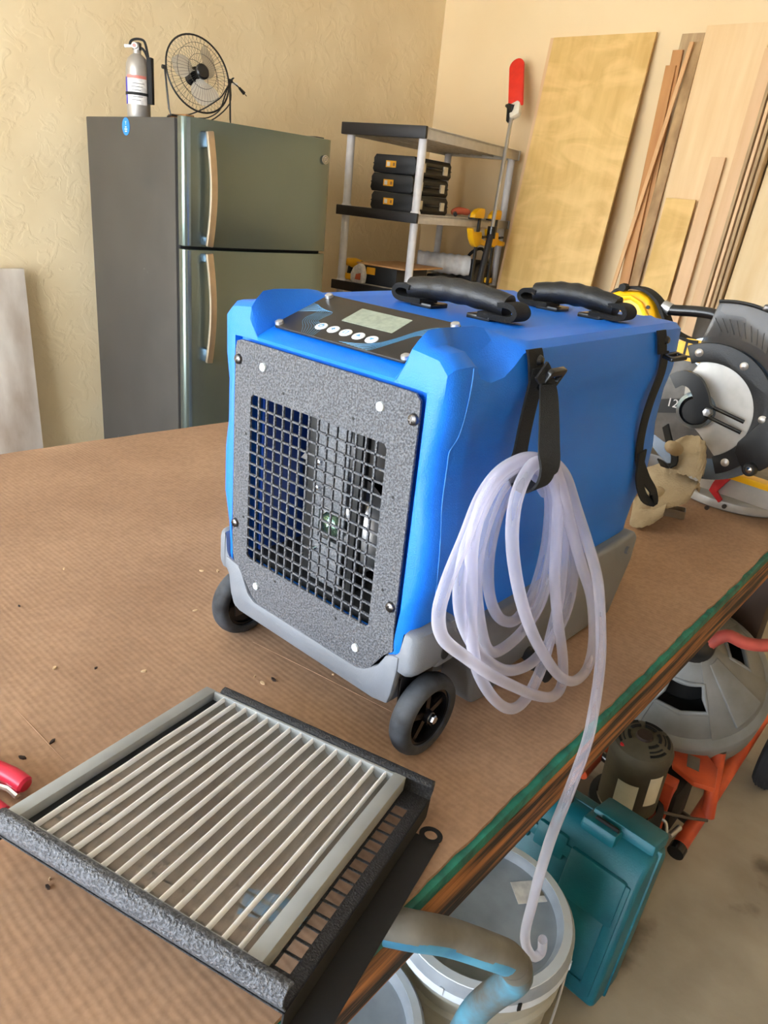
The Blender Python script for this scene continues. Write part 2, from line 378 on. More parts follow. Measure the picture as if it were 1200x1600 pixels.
def text_mb(body, size, M, ext=0.0004):
    cu = bpy.data.curves.new('t', 'FONT'); cu.body = body; cu.size = size; cu.extrude = ext; cu.align_x = 'CENTER'; cu.align_y = 'CENTER'; cu.resolution_u = 3
    o = bpy.data.objects.new('t', cu); COL.objects.link(o)
    me = bpy.data.meshes.new_from_object(o)
    mb = MB(); mb.add([v.co[:] for v in me.vertices], [tuple(p.vertices) for p in me.polygons], M)
    bpy.data.objects.remove(o); bpy.data.meshes.remove(me); bpy.data.curves.remove(cu); return mb
def spline(pts, n=8, closed=False):
    P = [V(p) for p in pts]; N = len(P); out = []
    for i in range(N if closed else N - 1):
        g = lambda k: P[k % N] if closed else P[max(0, min(N - 1, k))]
        a, b, c, d = g(i - 1), g(i), g(i + 1), g(i + 2)
        for k in range(n):
            t = k / n
            out.append(.5 * ((2 * b) + (c - a) * t + (2 * a - 5 * b + 4 * c - d) * t * t + (3 * b - a - 3 * c + d) * t ** 3))
    if not closed: out.append(P[-1])
    return out
def frame(o, ex, ey, ez):
    M = Matrix.Identity(4)
    for i in range(3): M[i][0] = ex[i]; M[i][1] = ey[i]; M[i][2] = ez[i]; M[i][3] = o[i]
    return M
def disc(n, r, cx=0, cy=0, a=0): return [(cx + r * math.cos(a + 2 * PI * k / n), cy + r * math.sin(a + 2 * PI * k / n)) for k in range(n)]
def XZ(y): return frame((0, y, 0), (1, 0, 0), (0, 0, 1), (0, -1, 0))     # poly (x,z) -> world, height towards -Y
def YZ(x): return frame((x, 0, 0), (0, 1, 0), (0, 0, 1), (1, 0, 0))      # poly (y,z) -> world, height towards +X

# ------------------------------------------------------------------ the room
XL, YB, ZC = -3.2, 4.08, 3.1
XR, YF = 3.6, -3.0
solo('wall_left', MB().bx(XL - .12, XL, YF, YB, 0, ZC), 'wall_stucco', 'cream stucco wall behind the refrigerator', kind='structure')
solo('wall_back', MB().bx(XL - .12, XR + .12, YB, YB + .12, 0, ZC), 'wall', 'cream painted wall the boards lean on', kind='structure')
solo('wall_right', MB().bx(XR, XR + .12, YF, YB, 0, ZC), 'wall', kind='structure')
solo('wall_front', MB().bx(XL - .12, -3.1, YF - .12, YF, 0, ZC).bx(1.0, XR + .12, YF - .12, YF, 0, ZC).bx(-3.1, 1.0, YF - .12, YF, 2.75, ZC), 'wall', kind='structure')
solo('ceiling', MB().bx(XL - .12, XR + .12, YF - .12, YB + .12, ZC, ZC + .1), 'ceiling', kind='structure')
solo('floor', MB().bx(XL - .12, XR + .12, YF - .12, YB + .12, -.1, 0), 'concrete', 'stained concrete garage floor', kind='structure')
solo('ground', MB().bx(-14, 14, -22, YF - .12, -.12, -.02), 'driveway', kind='structure')

# ------------------------------------------------------------------ workbench
tb = thing('workbench', 'long wooden workbench with green painted top and scorched wooden edge', 'workbench', (-.33, .48, 0), (0, 0, .008))
BX0, BX1, BY0, BY1 = -.61, .611, -1.25, 1.22
part('top_panel', MB().bx(BX0, BX1, BY0, BY1, .8795, .895), 'teal_paint', tb, True, .0015, label='green painted plywood top')
part('apron', MB().bx(BX1 - .04, BX1 + .001, BY0, BY1,   .822, .879), 'charred', tb, True, .002, label='scorched fir board under the edge')
part('apron', MB().bx(BX0, BX0 + .038, BY0, BY1, .80, .879), 'charred', tb, True, .002)
for yy in (BY0 + .02, BY1 - .058): part('cross_rail', MB().bx(BX0 + .04, BX1 - .042, yy, yy + .038, .79, .879), 'dark_wood', tb, True, .002)
for xx in (BX0 + .05, BX1 - .14):
    for yy in (BY0 + .07, BY1 - .15): part('leg', MB().bx(xx, xx + .088, yy, yy + .088, 0, .79), 'dark_wood', tb, True, .004)

# cardboard sheet with a ragged edge
pts = []
A0, A1 = AZ(-60, 718, .9), AZ(356, 659, .9)
dl = (A1 - A0).normalized()
P0 = A0 - dl * .35; P1 = A1 + dl * .9
def rag(a, b, n, amp):
    r = random.Random(3); q = []
    for i in range(n):
        p = a.lerp(b, i / n); d = (b - a).normalized(); q.append(p + V((-d.y, d.x, 0)) * (r.uniform(-amp, amp) * .5 + .0012 * math.sin(i * .23) + .0008 * math.sin(i * .9)))
    return q
Rf = V((.2655, 1.66, .9)); Rn = V((.2825, -.70, .9))
poly = rag(P0, P1, 90, .0015) + [V((P1.x + .05, 1.66, .9))] + rag(Rf, Rn, 160, .0018)
poly = [(p.x, p.y) for p in poly]
cb = solo('cardboard_sheet', MB().prism(poly, .8955, .9), 'cardboard', 'brown corrugated cardboard sheet covering the workbench top', 'cardboard', smooth=0)
ca, cc = AZ(395, 1003, .9), AZ(612, 1112, .9); cf = AZ(20, 1105, .9)
part('crease', MB().tube([ca, ca.lerp(cc, .5) + V((0, .001, 0)), cc], [.0003, .0007, .0004], 6), 'cardboard', cb)
part('crease', MB().tube([AZ(25, 1108, .9), AZ(60, 1145, .9), AZ(100, 1188, .9)], [.0004, .0009, .0004], 6), 'cardboard', cb)
r_ = random.Random(5)
chips = [(82, 1160), (398, 938 + 120), (410, 1068), (30, 948), (85, 1045), (305, 955), (150, 1045), (100, 890), (315, 893), (427, 1063), (225, 1050), (340, 893), (35, 1185), (78, 1375), (520, 1055), (75, 1388)]
for i, (px, py) in enumerate(chips):
    p = AZ(px, py, .9); a = r_.uniform(0, PI); l = r_.uniform(.002, .0055); b_ = MB()
    q = [(l * math.cos(t) * r_.uniform(.6, 1), l * .45 * math.sin(t) * r_.uniform(.6, 1)) for t in [k * PI / 3 for k in range(6)]]
    b_.prism(q, .0003, .0024, Matrix.Translation(p) @ Matrix.Rotation(a, 4, 'Z') @ Matrix.Rotation(r_.uniform(-.08, .08), 4, 'X'))
    solo('wood_chip', b_, 'chip' if i % 3 else 'dark_wood', *(('tiny pale wood chip lying on the brown cardboard', 'wood chip', 'pale wood chips on the cardboard') if i % 3 else ('tiny dark bark crumb lying on the brown cardboard', 'wood chip', 'dark crumbs on the cardboard')), smooth=0)

# ------------------------------------------------------------------ dehumidifier
D = thing('dehumidifier', 'blue portable dehumidifier with grey base and black mesh front panel', 'dehumidifier', (.003, .25, .9))
XO = .003
def Wz(z):
    T = [(1.0, .150), (1.045, .151), (1.08, .154), (1.12, .163), (1.175, .163), (1.21, .158), (1.26, .158), (1.29, .163), (1.32, .1635)]
    for (a, p), (b, q) in zip(T, T[1:]):
        if z <= b: t = max(0, (z - a) / (b - a)); t = t * t * (3 - 2 * t); return p + (q - p) * t
    return T[-1][1]
ZT = 1.352
ZS = [1.034, 1.05, 1.08, 1.10, 1.12, 1.15, 1.175, 1.19, 1.21, 1.235, 1.26, 1.275, 1.29, 1.305]
#      y      inset A(x,z)          B(x,z)          C(x,z)          D(x,z)         centre z
ST = [(-.006, .016, .150, 1.322, .141, 1.331, .122, 1.334, .112, 1.334, .1005, 1.316, 1.316),
      (-.003, .008, .156, 1.331, .145, 1.342, .122, 1.345, .1135, 1.346, .1010, 1.318, 1.318),
      (.004, .0025, .159, 1.336, .147, 1.347, .124, 1.349, .1145, 1.354, .1012, 1.3205, 1.3205),
      (.014, .0, .160, 1.337, .148, 1.348, .127, 1.350, .1155, 1.362, .1015, 1.3245, 1.3245),
      (.030, .0, .160, 1.337, .148, 1.348, .1275, 1.350, .117, 1.3635, .102, 1.3302, 1.3302),
      (.0355, .0, .160, 1.335, .146, 1.345, .1275, 1.347, .1172, 1.3635, .102, 1.332, 1.332),
      (.0415, .0, .1605, 1.325, .134, 1.329, .127, 1.332, .1175, 1.3635, .102, 1.3345, 1.3345),
      (.060, .0, .161, 1.319, .133, 1.326, .127, 1.331, .118, 1.363, .102, 1.341, 1.341),
      (.082, .0, .161, 1.322, .136, 1.330, .1275, 1.338, .1185, 1.3625, .1025, 1.349, 1.349),
      (.098, .0, .161, 1.332, .143, 1.342, .130, 1.350, .119, 1.3605, .103, 1.3535, 1.3535),
      (.110, .0, .161, 1.342, .151, 1.350, .136, 1.354, .120, 1.357, .104, 1.3545, ZT + .002),
      (.122, .0, .161, 1.345, .153, 1.352, .137, 1.353, .121, 1.354, .104, ZT + .001, ZT + .001)] + \
     [(y, .0, .161, 1.345, .153, 1.352, .137, ZT, .121, ZT, .104, ZT, ZT) for y in (.135, .20, .30, .40, .43, .50)] + \
     [(.520, .002, .159, 1.343, .151, 1.350, .137, ZT - .001, .121, ZT - .001, .104, ZT - .001, ZT - .001),
      (.530, .008, .153, 1.335, .146, 1.343, .135, 1.345, .119, 1.345, .103, 1.345, 1.345),
      (.535, .02, .141, 1.322, .136, 1.330, .128, 1.332, .115, 1.332, .10, 1.332, 1.332)]
def sect(y, ins, ax, az, bx_, bz, kx, kz, cx_, cz, dx_, dz_, ez):
    h = [(0, 1.03), (.07, 1.03), (.12, 1.03), (.145 - ins, 1.03)]
    for z in ZS:
        x = Wz(z) - ins
        if .052 < y < .43: x -= .006 * min(1, (y - .05) / .012, (.43 - y) / .02) * max(0, min(1, (z - 1.04) / .02, (1.30 - z) / .012))
        zz = z if z < 1.27 else 1.26 + (z - 1.26) * (az - .012 - 1.26) / .045 if az < 1.33 else z
        h.append((x, zz))
    h += [(ax, az), (bx_, bz), (kx, kz), (cx_, cz), ((cx_ + dx_) / 2 + .001, (cz + dz_) / 2 + .002), (dx_, dz_), (.05, ez), (0, ez)]
    full = h + [(-x, z) for x, z in reversed(h[1:-1])]
    return [V((x + XO, y, z)) for x, z in full]
rings = [sect(*s) for s in ST]
N = len(rings[0])
def rectring(y, hx, z0, z1):
    zc = (z0 + z1) / 2; hz = (z1 - z0) / 2; out = []
    for p in rings[0]:
        a = math.atan2(p.z - 1.17, p.x - XO); c, s_ = math.cos(a), math.sin(a)
        k = min(hx / abs(c) if abs(c) > 1e-6 else 9, hz / abs(s_) if abs(s_) > 1e-6 else 9)
        out.append(V((XO + c * k, y, zc + s_ * k)))
    return out
# recess for the panel and the cavity behind the mesh
inn = [rectring(.24, .108, 1.045, 1.262), rectring(.006, .112, 1.04, 1.268), rectring(.0035, .1365, 1.036, 1.311), rectring(-.0050, .138, 1.031, 1.3125)]
body = part('body', MB().rings(inn + rings), 'blue', D, smooth=32, label='blue moulded plastic shell')
# parting line along the front of the right and the left flank
for s in (1, -1):
    q = []
    for px, py in [(742, 575), (739, 600), (731, 640), (723, 680), (716, 697), (708, 710), (704, 730), (700, 750), (694, 797), (688, 860), (684, 925)]:
        p = AX(px, py, XO + .163); x = Wz(p.z) + .0004
        q.append(V((XO + s * x, max(.012, p.y * .9), p.z)))
    part('mould_seam', MB().tube(spline(q, 4), .0006, 6), 'blue_light', body)

# grey base
prof = [(.030, 1.066), (.030, 1.012), (.04, 1.010), (.06, 1.010), (.09, 1.016), (.105, 1.005), (.112, .975), (.114, .935), (.122, .918), (.150, .914), (.172, .916), (.185, .935), (.33, .935),
        (.34, .906), (.43, .903), (.436, .916), (.466, .916), (.472, .901), (.500, .901), (.512, .93), (.540, .985), (.543, 1.025), (.530, 1.036), (.075, 1.036), (.058, 1.062), (.045, 1.068)]
base = part('base', MB().prism(prof, .118, .1665, YZ(XO)), 'base_grey', D, bevel=.007, seg=3, label='grey moulded plastic base')
part('base_flank', MB().prism(prof, -.1665, -.118, YZ(XO)), 'base_grey', base, bevel=.007, seg=3)
part('base_core', MB().bx(XO - .12, XO + .12, .02, .525, .945, 1.031), 'base_grey', base, bevel=.006)
def nose(sg):
    R_ = []
    for y, ins in ((-.007, .011), (-.005, .006), (.001, .0022), (.010, .0006), (.03, .0), (.06, .0)):
        x1 = .1665 - ins; t_ = 1.066 - ins * .25; bo = 1.012 + ins * .35
        pr_ = [(.139, bo + .002), (.148, bo), (x1 - .006, bo), (x1 - .001, bo + .006), (x1, bo + .012), (x1, t_ - .010), (x1 - .002, t_ - .003), (x1 - .008, t_), (.149, t_), (.147, t_ - .004), (.145, 1.04), (.139, 1.032)]
        R_.append([V((XO + sg * x, y, z)) for x, z in pr_])
    return MB().rings(R_)
for sg in (1, -1): part('fender', nose(sg), 'base_grey', base, smooth=45)
fas = [(-.116, .966), (.116, .966), (.137, .970), (.141, .985), (.1455, 1.018), (.1455, 1.034), (.138, 1.033), (.128, 1.028), (.118, 1.010), (.10, .996), (.088, .992),
       (-.088, .992), (-.10, .998), (-.112, 1.020), (-.120, 1.030), (-.138, 1.033), (-.1455, 1.034), (-.1455, 1.018), (-.139, 1.010), (-.1345, .985), (-.128, .970)]
part('front_sill', MB().prism(fas, -.002, .009, XZ(0) @ Matrix.Translation((XO, 0, 0))), 'base_grey', base, bevel=.003)
part('front_beam', MB().bx(XO - .114, XO + .114, 0, .03, .968, 1.0), 'base_grey', base, bevel=.004)
part('screw_boss', MB().lathe([(0, .004), (.006, .004), (.006, -.002), (0, -.002)], 16, frame((XO + .1665, .505, 1.012), (0, 1, 0), (0, 0, 1), (1, 0, 0))), 'base_grey', base)
part('drain_recess', MB().lathe([(0, .0008), (.008, .0008), (.0085, -.003), (0, -.003)], 18, frame((XO + .1668, .045, 1.03), (0, .9, 0), (0, 0, 1.2), (1, 0, 0))), 'dark', base)

# wheels
for s in (1, -1):
    wc = V((XO + s * .158, .033, .949)); Mw = frame(wc, (0, 1, 0), (0, 0, 1), (s, 0, 0))
    wh = part('wheel', MB().lathe([(.0345, -.0115), (.040, -.0130), (.045, -.0110), (.048, -.006), (.049, 0), (.048, .006), (.045, .0110), (.040, .0130), (.0345, .0115), (.034, 0), (.0345, -.0115)], 40, Mw), 'rubber', D, label='black rubber castor wheel')
    hb = MB().lathe([(0, .011), (.007, .011), (.0075, .006), (.0075, -.006), (0, -.006)], 20, Mw)
    hb.lathe([(.031, .009), (.0365, .009), (.0365, -.009), (.031, -.009), (.031, .009)], 36, Mw)
    for k in range(5):
        a = 2 * PI * k / 5 + .3
        hb.box((.019, 0, 0), (.028, .007, .010), Mw @ Matrix.Rotation(a, 4, 'Z'))
        hb.box((.025, 0, 0), (.018, .011, .006), Mw @ Matrix.Rotation(a, 4, 'Z'))
    hb.lathe([(0, -.004), (.034, -.004), (.034, -.006), (0, -.006)], 30, Mw)
    part('rim', hb, 'gloss_black', wh)
    part('axle_nut', MB().lathe([(0, .017), (.0045, .017), (.0055, .015), (.0055, .010), (0, .010)], 6, Mw), 'chrome', wh)
    part('axle', MB().lathe([(0, -.03), (.004, -.03), (.004, .006), (0, .006)], 12, Mw), 'steel', wh)
    part('wheel_bracket', MB().bx(XO + s * .140, XO + s * .143, .005, .062, .94, 1.005).bx(XO + s * .12, XO + s * .143, .0, .066, 1.0, 1.006), 'dark_steel', D, bevel=.001)

# front panel with the punched mesh
fp = [(-.131, 1.302), (-.128, 1.308), (-.122, 1.3095), (.128, 1.3095), (.134, 1.308), (.137, 1.302), (.1365, 1.20), (.137, 1.06), (.139, 1.035), (.130, 1.029), (.122, 1.018), (.110, 1.0), (.098, .993), (.086, .991),
      (-.075, .991), (-.09, .998), (-.105, 1.014), (-.115, 1.026), (-.126, 1.030), (-.129, 1.04), (-.131, 1.06), (-.1315, 1.20)]
MH = .1025; MZ = 1.15
def angres(poly, cx_, cz_, n):
    out = []
    for k in range(n):
        a = 2 * PI * (k + .5) / n; d = V((math.cos(a), math.sin(a))); best = 0
        for i in range(len(poly)):
            p = V(poly[i]) - V((cx_, cz_)); q = V(poly[(i + 1) % len(poly)]) - V((cx_, cz_)); e = q - p
            den = d.x * e.y - d.y * e.x
            if abs(den) < 1e-12: continue
            t = (p.x * e.y - p.y * e.x) / den; u_ = (p.x * d.y - p.y * d.x) / den
            if t > 0 and -1e-6 <= u_ <= 1 + 1e-6: best = max(best, t)
        out.append((cx_ + d.x * best, cz_ + d.y * best))
    return out
sq = [(-MH, MZ - MH), (MH, MZ - MH), (MH, MZ + MH), (-MH, MZ + MH)]
plate = part('front_panel', MB().ring_plate(angres(fp, 0, MZ, 160), angres(sq, 0, MZ, 160), .0005, .0032, XZ(-.0042)), 'powder', D, label='black textured steel front panel')
g = MB(); pitch = 2 * MH / 15
for k in range(1, 15):
    c = -MH + k * pitch
    g.box((c, MZ, .0018), (.0021, 2 * MH + .002, .0026), XZ(-.0042)); g.box((0, MZ + c, .0018), (2 * MH + .002, .0021, .0026), XZ(-.0042))
for i in range(0, 16):
    for j in range(0, 16):
        g.box((0, 0, .0018), (.0030, .0030, .0024), XZ(-.0042) @ Matrix.Translation((-MH + i * pitch, MZ - MH + j * pitch, 0)) @ Matrix.Rotation(PI / 4, 4, 'Z'))
part('mesh_grille', g, 'powder', plate, smooth=0, label='square mesh of the front panel')
scr = MB().lathe([(0, .0045), (.003, .0042), (.0052, .0028), (.006, .0)], 18)
for k in range(2): scr.box((0, 0, .0042), (.0012 if k else .006, .006 if k else .0012, .0012))
scm = mkmesh('screw', scr, 'dark_steel'); 
MI = EM[D.name].inverted()
for x, z in [(-.125, 1.287), (.131, 1.285), (-.125, 1.086), (.130, 1.086)]:
    share('screw', scm, plate, MI @ XZ(-.0074) @ Matrix.Translation((x, z, 0)))
stm = mkmesh('standoff', MB().lathe([(0, .0012), (.0022, .0012), (.0028, .0022), (.0045, .0022), (.0048, 0)], 18), pm('standoff_grey', S(196, 202, 204), .4))
for x, z in [(-.082, 1.287), (.090, 1.287), (-.082, 1.016), (.088, 1.015)]:
    share('standoff', stm, plate, MI @ XZ(-.0074) @ Matrix.Translation((x, z, 0)))
hlm = mkmesh('rivet_hole', MB().lathe([(0, .0003), (.0017, .0003), (.0017, 0)], 12), 'dark')
for x, z in [(-.048, 1.266), (.056, 1.266), (-.109, 1.204), (-.110, 1.099), (.117, 1.203), (.117, 1.1), (-.048, 1.037), (.055, 1.036)]:
    share('rivet_hole', hlm, plate, MI @ XZ(-.0074) @ Matrix.Translation((x, z, 0)))

# fan behind the mesh
fan = part('fan_motor', MB().lathe([(0, .0), (.026, .0), (.048, .004), (.056, .012), (.059, .024), (.059, .03), (.036, .034), (0, .034)], 36, frame((XO + .006, .030, 1.118), (1, 0, 0), (0, 0, -1), (0, 1, 0))), 'steel', D, label='silver fan motor behind the mesh')
part('motor_cap', MB().lathe([(0, -.012), (.011, -.0105), (.0155, -.006), (.017, .0), (.0, .0)], 28, frame((XO + .008, .024, 1.126), (1, 0, 0), (0, 0, -1), (0, 1, 0))), 'green_dome', fan)
for k in range(6):
    b_ = MB(); R_ = []
    for i in range(7):
        t = i / 6; r = .045 + t * .053; a0 = 2 * PI * k / 6 + .25 * t; wd = .47 - .03 * t
        Mf = frame((XO + .002, .075, 1.135), (1, 0, 0), (0, 0, 1), (0, -1, 0))
        R_.append([Mf @ V((r * math.cos(a0 - wd), r * math.sin(a0 - wd), -.014)), Mf @ V((r * math.cos(a0), r * math.sin(a0), .002)), Mf @ V((r * math.cos(a0 + wd), r * math.sin(a0 + wd), .016)),
                   Mf @ V((r * math.cos(a0 + wd), r * math.sin(a0 + wd), .0145)), Mf @ V((r * math.cos(a0), r * math.sin(a0), .0003)), Mf @ V((r * math.cos(a0 - wd), r * math.sin(a0 - wd), -.0155))])
    b_.rings(R_); part('fan_blade', b_, 'fan_blade', fan)
part('fan_shroud', MB().lathe([(.099, .0), (.104, .0), (.104, -.05), (.099, -.05), (.099, .0)], 48, frame((XO + .002, .075, 1.15), (1, 0, 0), (0, 0, 1), (0, -1, 0))), 'gloss_black', fan)
part('back_plate', MB().bx(XO - .107, XO + .107, .20, .205, 1.046, 1.26), 'matte_black', fan)
br = MB().bx(XO - .018, XO + .030, .016, .019, 1.046, 1.108).bx(XO - .018, XO + .030, .016, .019, 1.146, 1.26).bx(XO - .018, XO - .009, .016, .019, 1.108, 1.146).bx(XO + .026, XO + .030, .016, .019, 1.108, 1.146)
part('inner_floor', MB().bx(XO - .110, XO + .110, .0075, .2, 1.0395, 1.052).bx(XO + .104, XO + .1075, .012, .2, 1.052, 1.258), 'matte_black', fan)
part('motor_bracket', br, 'bracket_grey', fan, bevel=.0008)
part('upright', MB().bx(XO - .035, XO - .023, .020, .034, 1.046, 1.26), 'dark', fan, bevel=.001)  # dark bar standing in for the shaded gap left of the motor bracket
part('upright', MB().bx(XO + .034, XO + .044, .020, .034, 1.046, 1.26), 'dark', fan, bevel=.001)  # same on the right: a dark bar painted as the shaded gap
for z in (1.166, 1.09, 1.196):
    part('bolt', MB().lathe([(0, .004), (.003, .0035), (.0042, 0)], 12, XZ(.016) @ Matrix.Translation((XO - .012, z, 0))), 'chrome', fan)
part('inner_wall', MB().bx(XO - .1075, XO - .104, .012, .2, 1.05, 1.258).bx(XO - .104, XO - .05, .13, .134, 1.05, 1.258), 'inner_blue', fan)

# sloped control panel
n_ = V((0, -.357, 1)).normalized(); ey = V((0, 1, .357)).normalized()
PM = frame((XO + .0, .0545, 1.3425), (1, 0, 0), ey, n_)
def rrect(hx, hy, r, n=5):
    o = []
    for sx, sy, a in ((1, 1, 0), (-1, 1, PI / 2), (-1, -1, PI), (1, -1, 3 * PI / 2)):
        for k in range(n + 1): t = a + PI / 2 * k / n; o.append((sx * (hx - r) + r * math.cos(t), sy * (hy - r) + r * math.sin(t)))
    return o
cp = part('control_panel', MB().prism(rrect(.0965, .0445, .007), -.001, .002, PM), 'panel_black', D, bevel=.0006, label='black control panel with display and five round buttons')
part('display', MB().prism(rrect(.036, .0165, .001), .002, .0024, PM @ Matrix.Translation((.006, .0135, 0))), 'lcd', cp, label='grey liquid crystal display')
for k in range(5):
    bt = part('button', MB().lathe([(0, .003), (.0066, .0029), (.0072, .0022), (.0072, .002)], 24, PM @ Matrix.Translation((-.040 + k * .0182, -.0235, 0))), 'white_plastic', cp)
    Mi = PM @ Matrix.Translation((-.040 + k * .0182, -.0235, .0031)); ic = MB()
    if k == 0: ic.ring_plate(disc(16, .0033), disc(16, .0024), 0, .0002, Mi); ic.box((0, .0026, .0001), (.0009, .0034, .0003), Mi)
    elif k == 1: ic.box((0, 0, .0001), (.0014, .005, .0002), Mi); ic.box((0, 0, .0001), (.005, .0014, .0002), Mi)
    elif k == 2: ic.ring_plate(disc(4, .004, a=PI / 4), disc(4, .003, a=PI / 4), 0, .0002, Mi)
    elif k == 3: ic.prism([(-.003, -.0016), (.003, -.0016), (0, .0028)], 0, .0002, Mi)
    else: ic.prism([(-.003, .0016), (.003, .0016), (0, -.0028)], 0, .0002, Mi)
    part('button_icon', ic, 'wave_blue', bt if False else cp, smooth=0)
wl = MB()
for k in range(8):
    o_ = k * .0027
    q = [(-.0955 + 0, .0180 - k * .0033), (-.083 + o_, .0150 - k * .001), (-.073 + o_, .002 + o_ * .25), (-.074 + o_, -.012 + o_ * .3), (-.071 + o_ * .9, -.022 + o_ * .35), (-.060 + o_ * 1.15, -.032 + o_ * .5), (-.050 + o_ * .95, -.0438)]
    wl.tube([PM @ V((x, y, .0020)) for x, y in spline([(a, b, 0) for a, b in q], 5) for x, y in [(x, y)]] if False else [PM @ V((p.x, p.y, .0020)) for p in spline([(a, b, 0) for a, b in q], 5)], .00022, 4)
for k in range(8):
    o_ = k * .0024
    q = [(.0955, .0285 - o_ * 1.35), (.078 + o_ * .25, .027 - o_ * 1.3), (.064 + o_ * .35, .012 - o_ * .45), (.054 + o_ * .35, -.010 - o_ * .3), (.044 + o_ * .5, -.026 - o_ * .3), (.028 + o_ * 1.1, -.0355 - o_ * .35), (.004 + o_ * 2.3, -.0415 - o_ * .12)]
    wl.tube([PM @ V((p.x, p.y, .0020)) for p in spline([(a, b, 0) for a, b in q], 5)], .00022, 4)
part('wave_print', wl, 'wave_blue', cp, label='pale blue wave lines printed on the panel')
scm2 = mkmesh('panel_screw', MB().lathe([(0, .0042), (.0025, .0042), (.0046, .003), (.005, .0)], 20), 'steel')
for sx, sy in ((-1, -1), (1, -1), (-1, 1), (1, 1)):
    share('panel_screw', scm2, cp, MI @ PM @ Matrix.Translation((sx * .0905, sy * .0385, .002)))

# carry handles on the lid
for hx0, hx1, hy in ((-.060, .080, .205), (.004, .122, .392)):
    gz = ZT + .022; n = 25; P_ = []; R_ = []
    for i in range(n):
        t = i / (n - 1); P_.append(V((hx0 + (hx1 - hx0) * t, hy, gz - .006 * (2 * t - 1) ** 2 + .002)))
        R_.append(.0130 + .0012 * math.sin(PI * t) + (.0007 * math.cos(2 * PI * (t * 5 + .5)) if .15 < t < .85 else 0))
    gr = part('carry_handle', MB().tube(P_, R_, 16), 'black_plastic', D, label='black grip handle on webbing straps')
    for s, hx in ((-1, hx0), (1, hx1)):
        q = [V((hx - s * .030, hy - .004, ZT + .0065)), V((hx + s * .002, hy, ZT + .005)), V((hx + s * .014, hy, ZT + .007)), V((hx + s * .018, hy, ZT + .013)), V((hx + s * .013, hy, ZT + .019)), V((hx + s * .004, hy, ZT + .0205)), V((hx - s * .006, hy, ZT + .019))]
        part('strap_end', MB().ribbon(spline(q, 4), (0, 1, 0), .030, .006), 'webbing', gr)
        part('mounting_plate', MB().bx(hx - s * .044, hx - s * .012, hy - .017, hy + .017, ZT - .001, ZT + .0055), 'gloss_black', gr, bevel=.0015)

# webbing straps hanging on the right flank
xs = XO + .1650
st = part('hanging_strap', MB().ribbon(spline([(xs - .0005, .122, 1.347), (xs + .0010, .126, 1.338), (xs + .002, .134, 1.314)], 3), (0, 1, 0), .027, .0025, False), 'webbing', D, label='black webbing strap holding the tube coil')
part('strap_bolt', MB().lathe([(0, .004), (.0035, .0035), (.0055, .0)], 16, frame((xs + .0035, .130, 1.336), (0, 1, 0), (0, 0, 1), (1, 0, 0))), 'gloss_black', st)
lp = [AX(846, 578, xs + .012), AX(856, 600, xs + .016), AX(858, 640, xs + .034), AX(858, 690, xs + .058), AX(857, 730, xs + .076), AX(848, 755, xs + .074), AX(832, 764, xs + .060), AX(815, 755, xs + .034), AX(808, 735, xs + .012), AX(812, 710, xs + .004), AX(822, 660, xs + .003), AX(834, 610, xs + .003), AX(842, 575, xs + .004)]
part('strap_loop', MB().ribbon(spline(lp, 5), (.12, 1, .1), .021, .0025), 'webbing', st)
bk = MB().ring_plate(rrect(.016, .013, .005), rrect(.011, .005, .002), -.003, .003, frame((xs + .014, .143, 1.318), (0, 1, 0), V((.45, 0, .9)).normalized(), V((.9, 0, -.45)).normalized()))
part('buckle', bk, 'gloss_black', st, bevel=.001)
st2 = part('hanging_strap', MB().ribbon(spline([(xs - .0005, .436, 1.347), (xs + .0010, .442, 1.336), (xs + .002, .452, 1.316)], 3), (0, 1, 0), .026, .0025, False), 'webbing', D, label='black webbing strap dangling empty at the rear corner')
part('strap_bolt', MB().lathe([(0, .004), (.0035, .0035), (.0055, .0)], 16, frame((xs + .0035, .452, 1.334), (0, 1, 0), (0, 0, 1), (1, 0, 0))), 'gloss_black', st2)
lp2 = [(xs + .003, .458, 1.318), (xs + .004, .460, 1.290), (xs + .002, .452, 1.250), (xs + .001, .452, 1.210), (xs + .002, .462, 1.170), (xs + .008, .490, 1.135), (xs + .018, .505, 1.115), (xs + .025, .494, 1.104), (xs + .016, .478, 1.112), (xs + .006, .470, 1.14), (xs + .005, .462, 1.18)]
part('strap_loop', MB().ribbon(spline(lp2, 5), (.1, 1, 0), .018, .0025), 'webbing', st2)
bk = MB().ring_plate(rrect(.015, .011, .004), rrect(.009, .004, .002), -.0025, .0025, frame((xs + .015, .462, 1.314), V((.35, .94, .1)).normalized(), V((.9, -.35, -.1)).normalized(), V((0, .1, 1)).normalized()))
part('buckle', bk, 'gloss_black', st2, bevel=.001)
# outlet spigot on the flank
sg = MB().lathe([(.009, 0), (.012, .001), (.012, .012), (.0095, .014), (.0095, .03), (.0115, .031), (.0115, .036), (.0095, .037), (.0095, .06), (.007, .061), (0, .061)], 24, frame((XO + .150, .245, .945), V((.25, .97, 0)).normalized(), V((0, 0, 1)), V((.93, -.25, -.22)).normalized()))
part('drain_spigot', sg, 'matte_black', D)

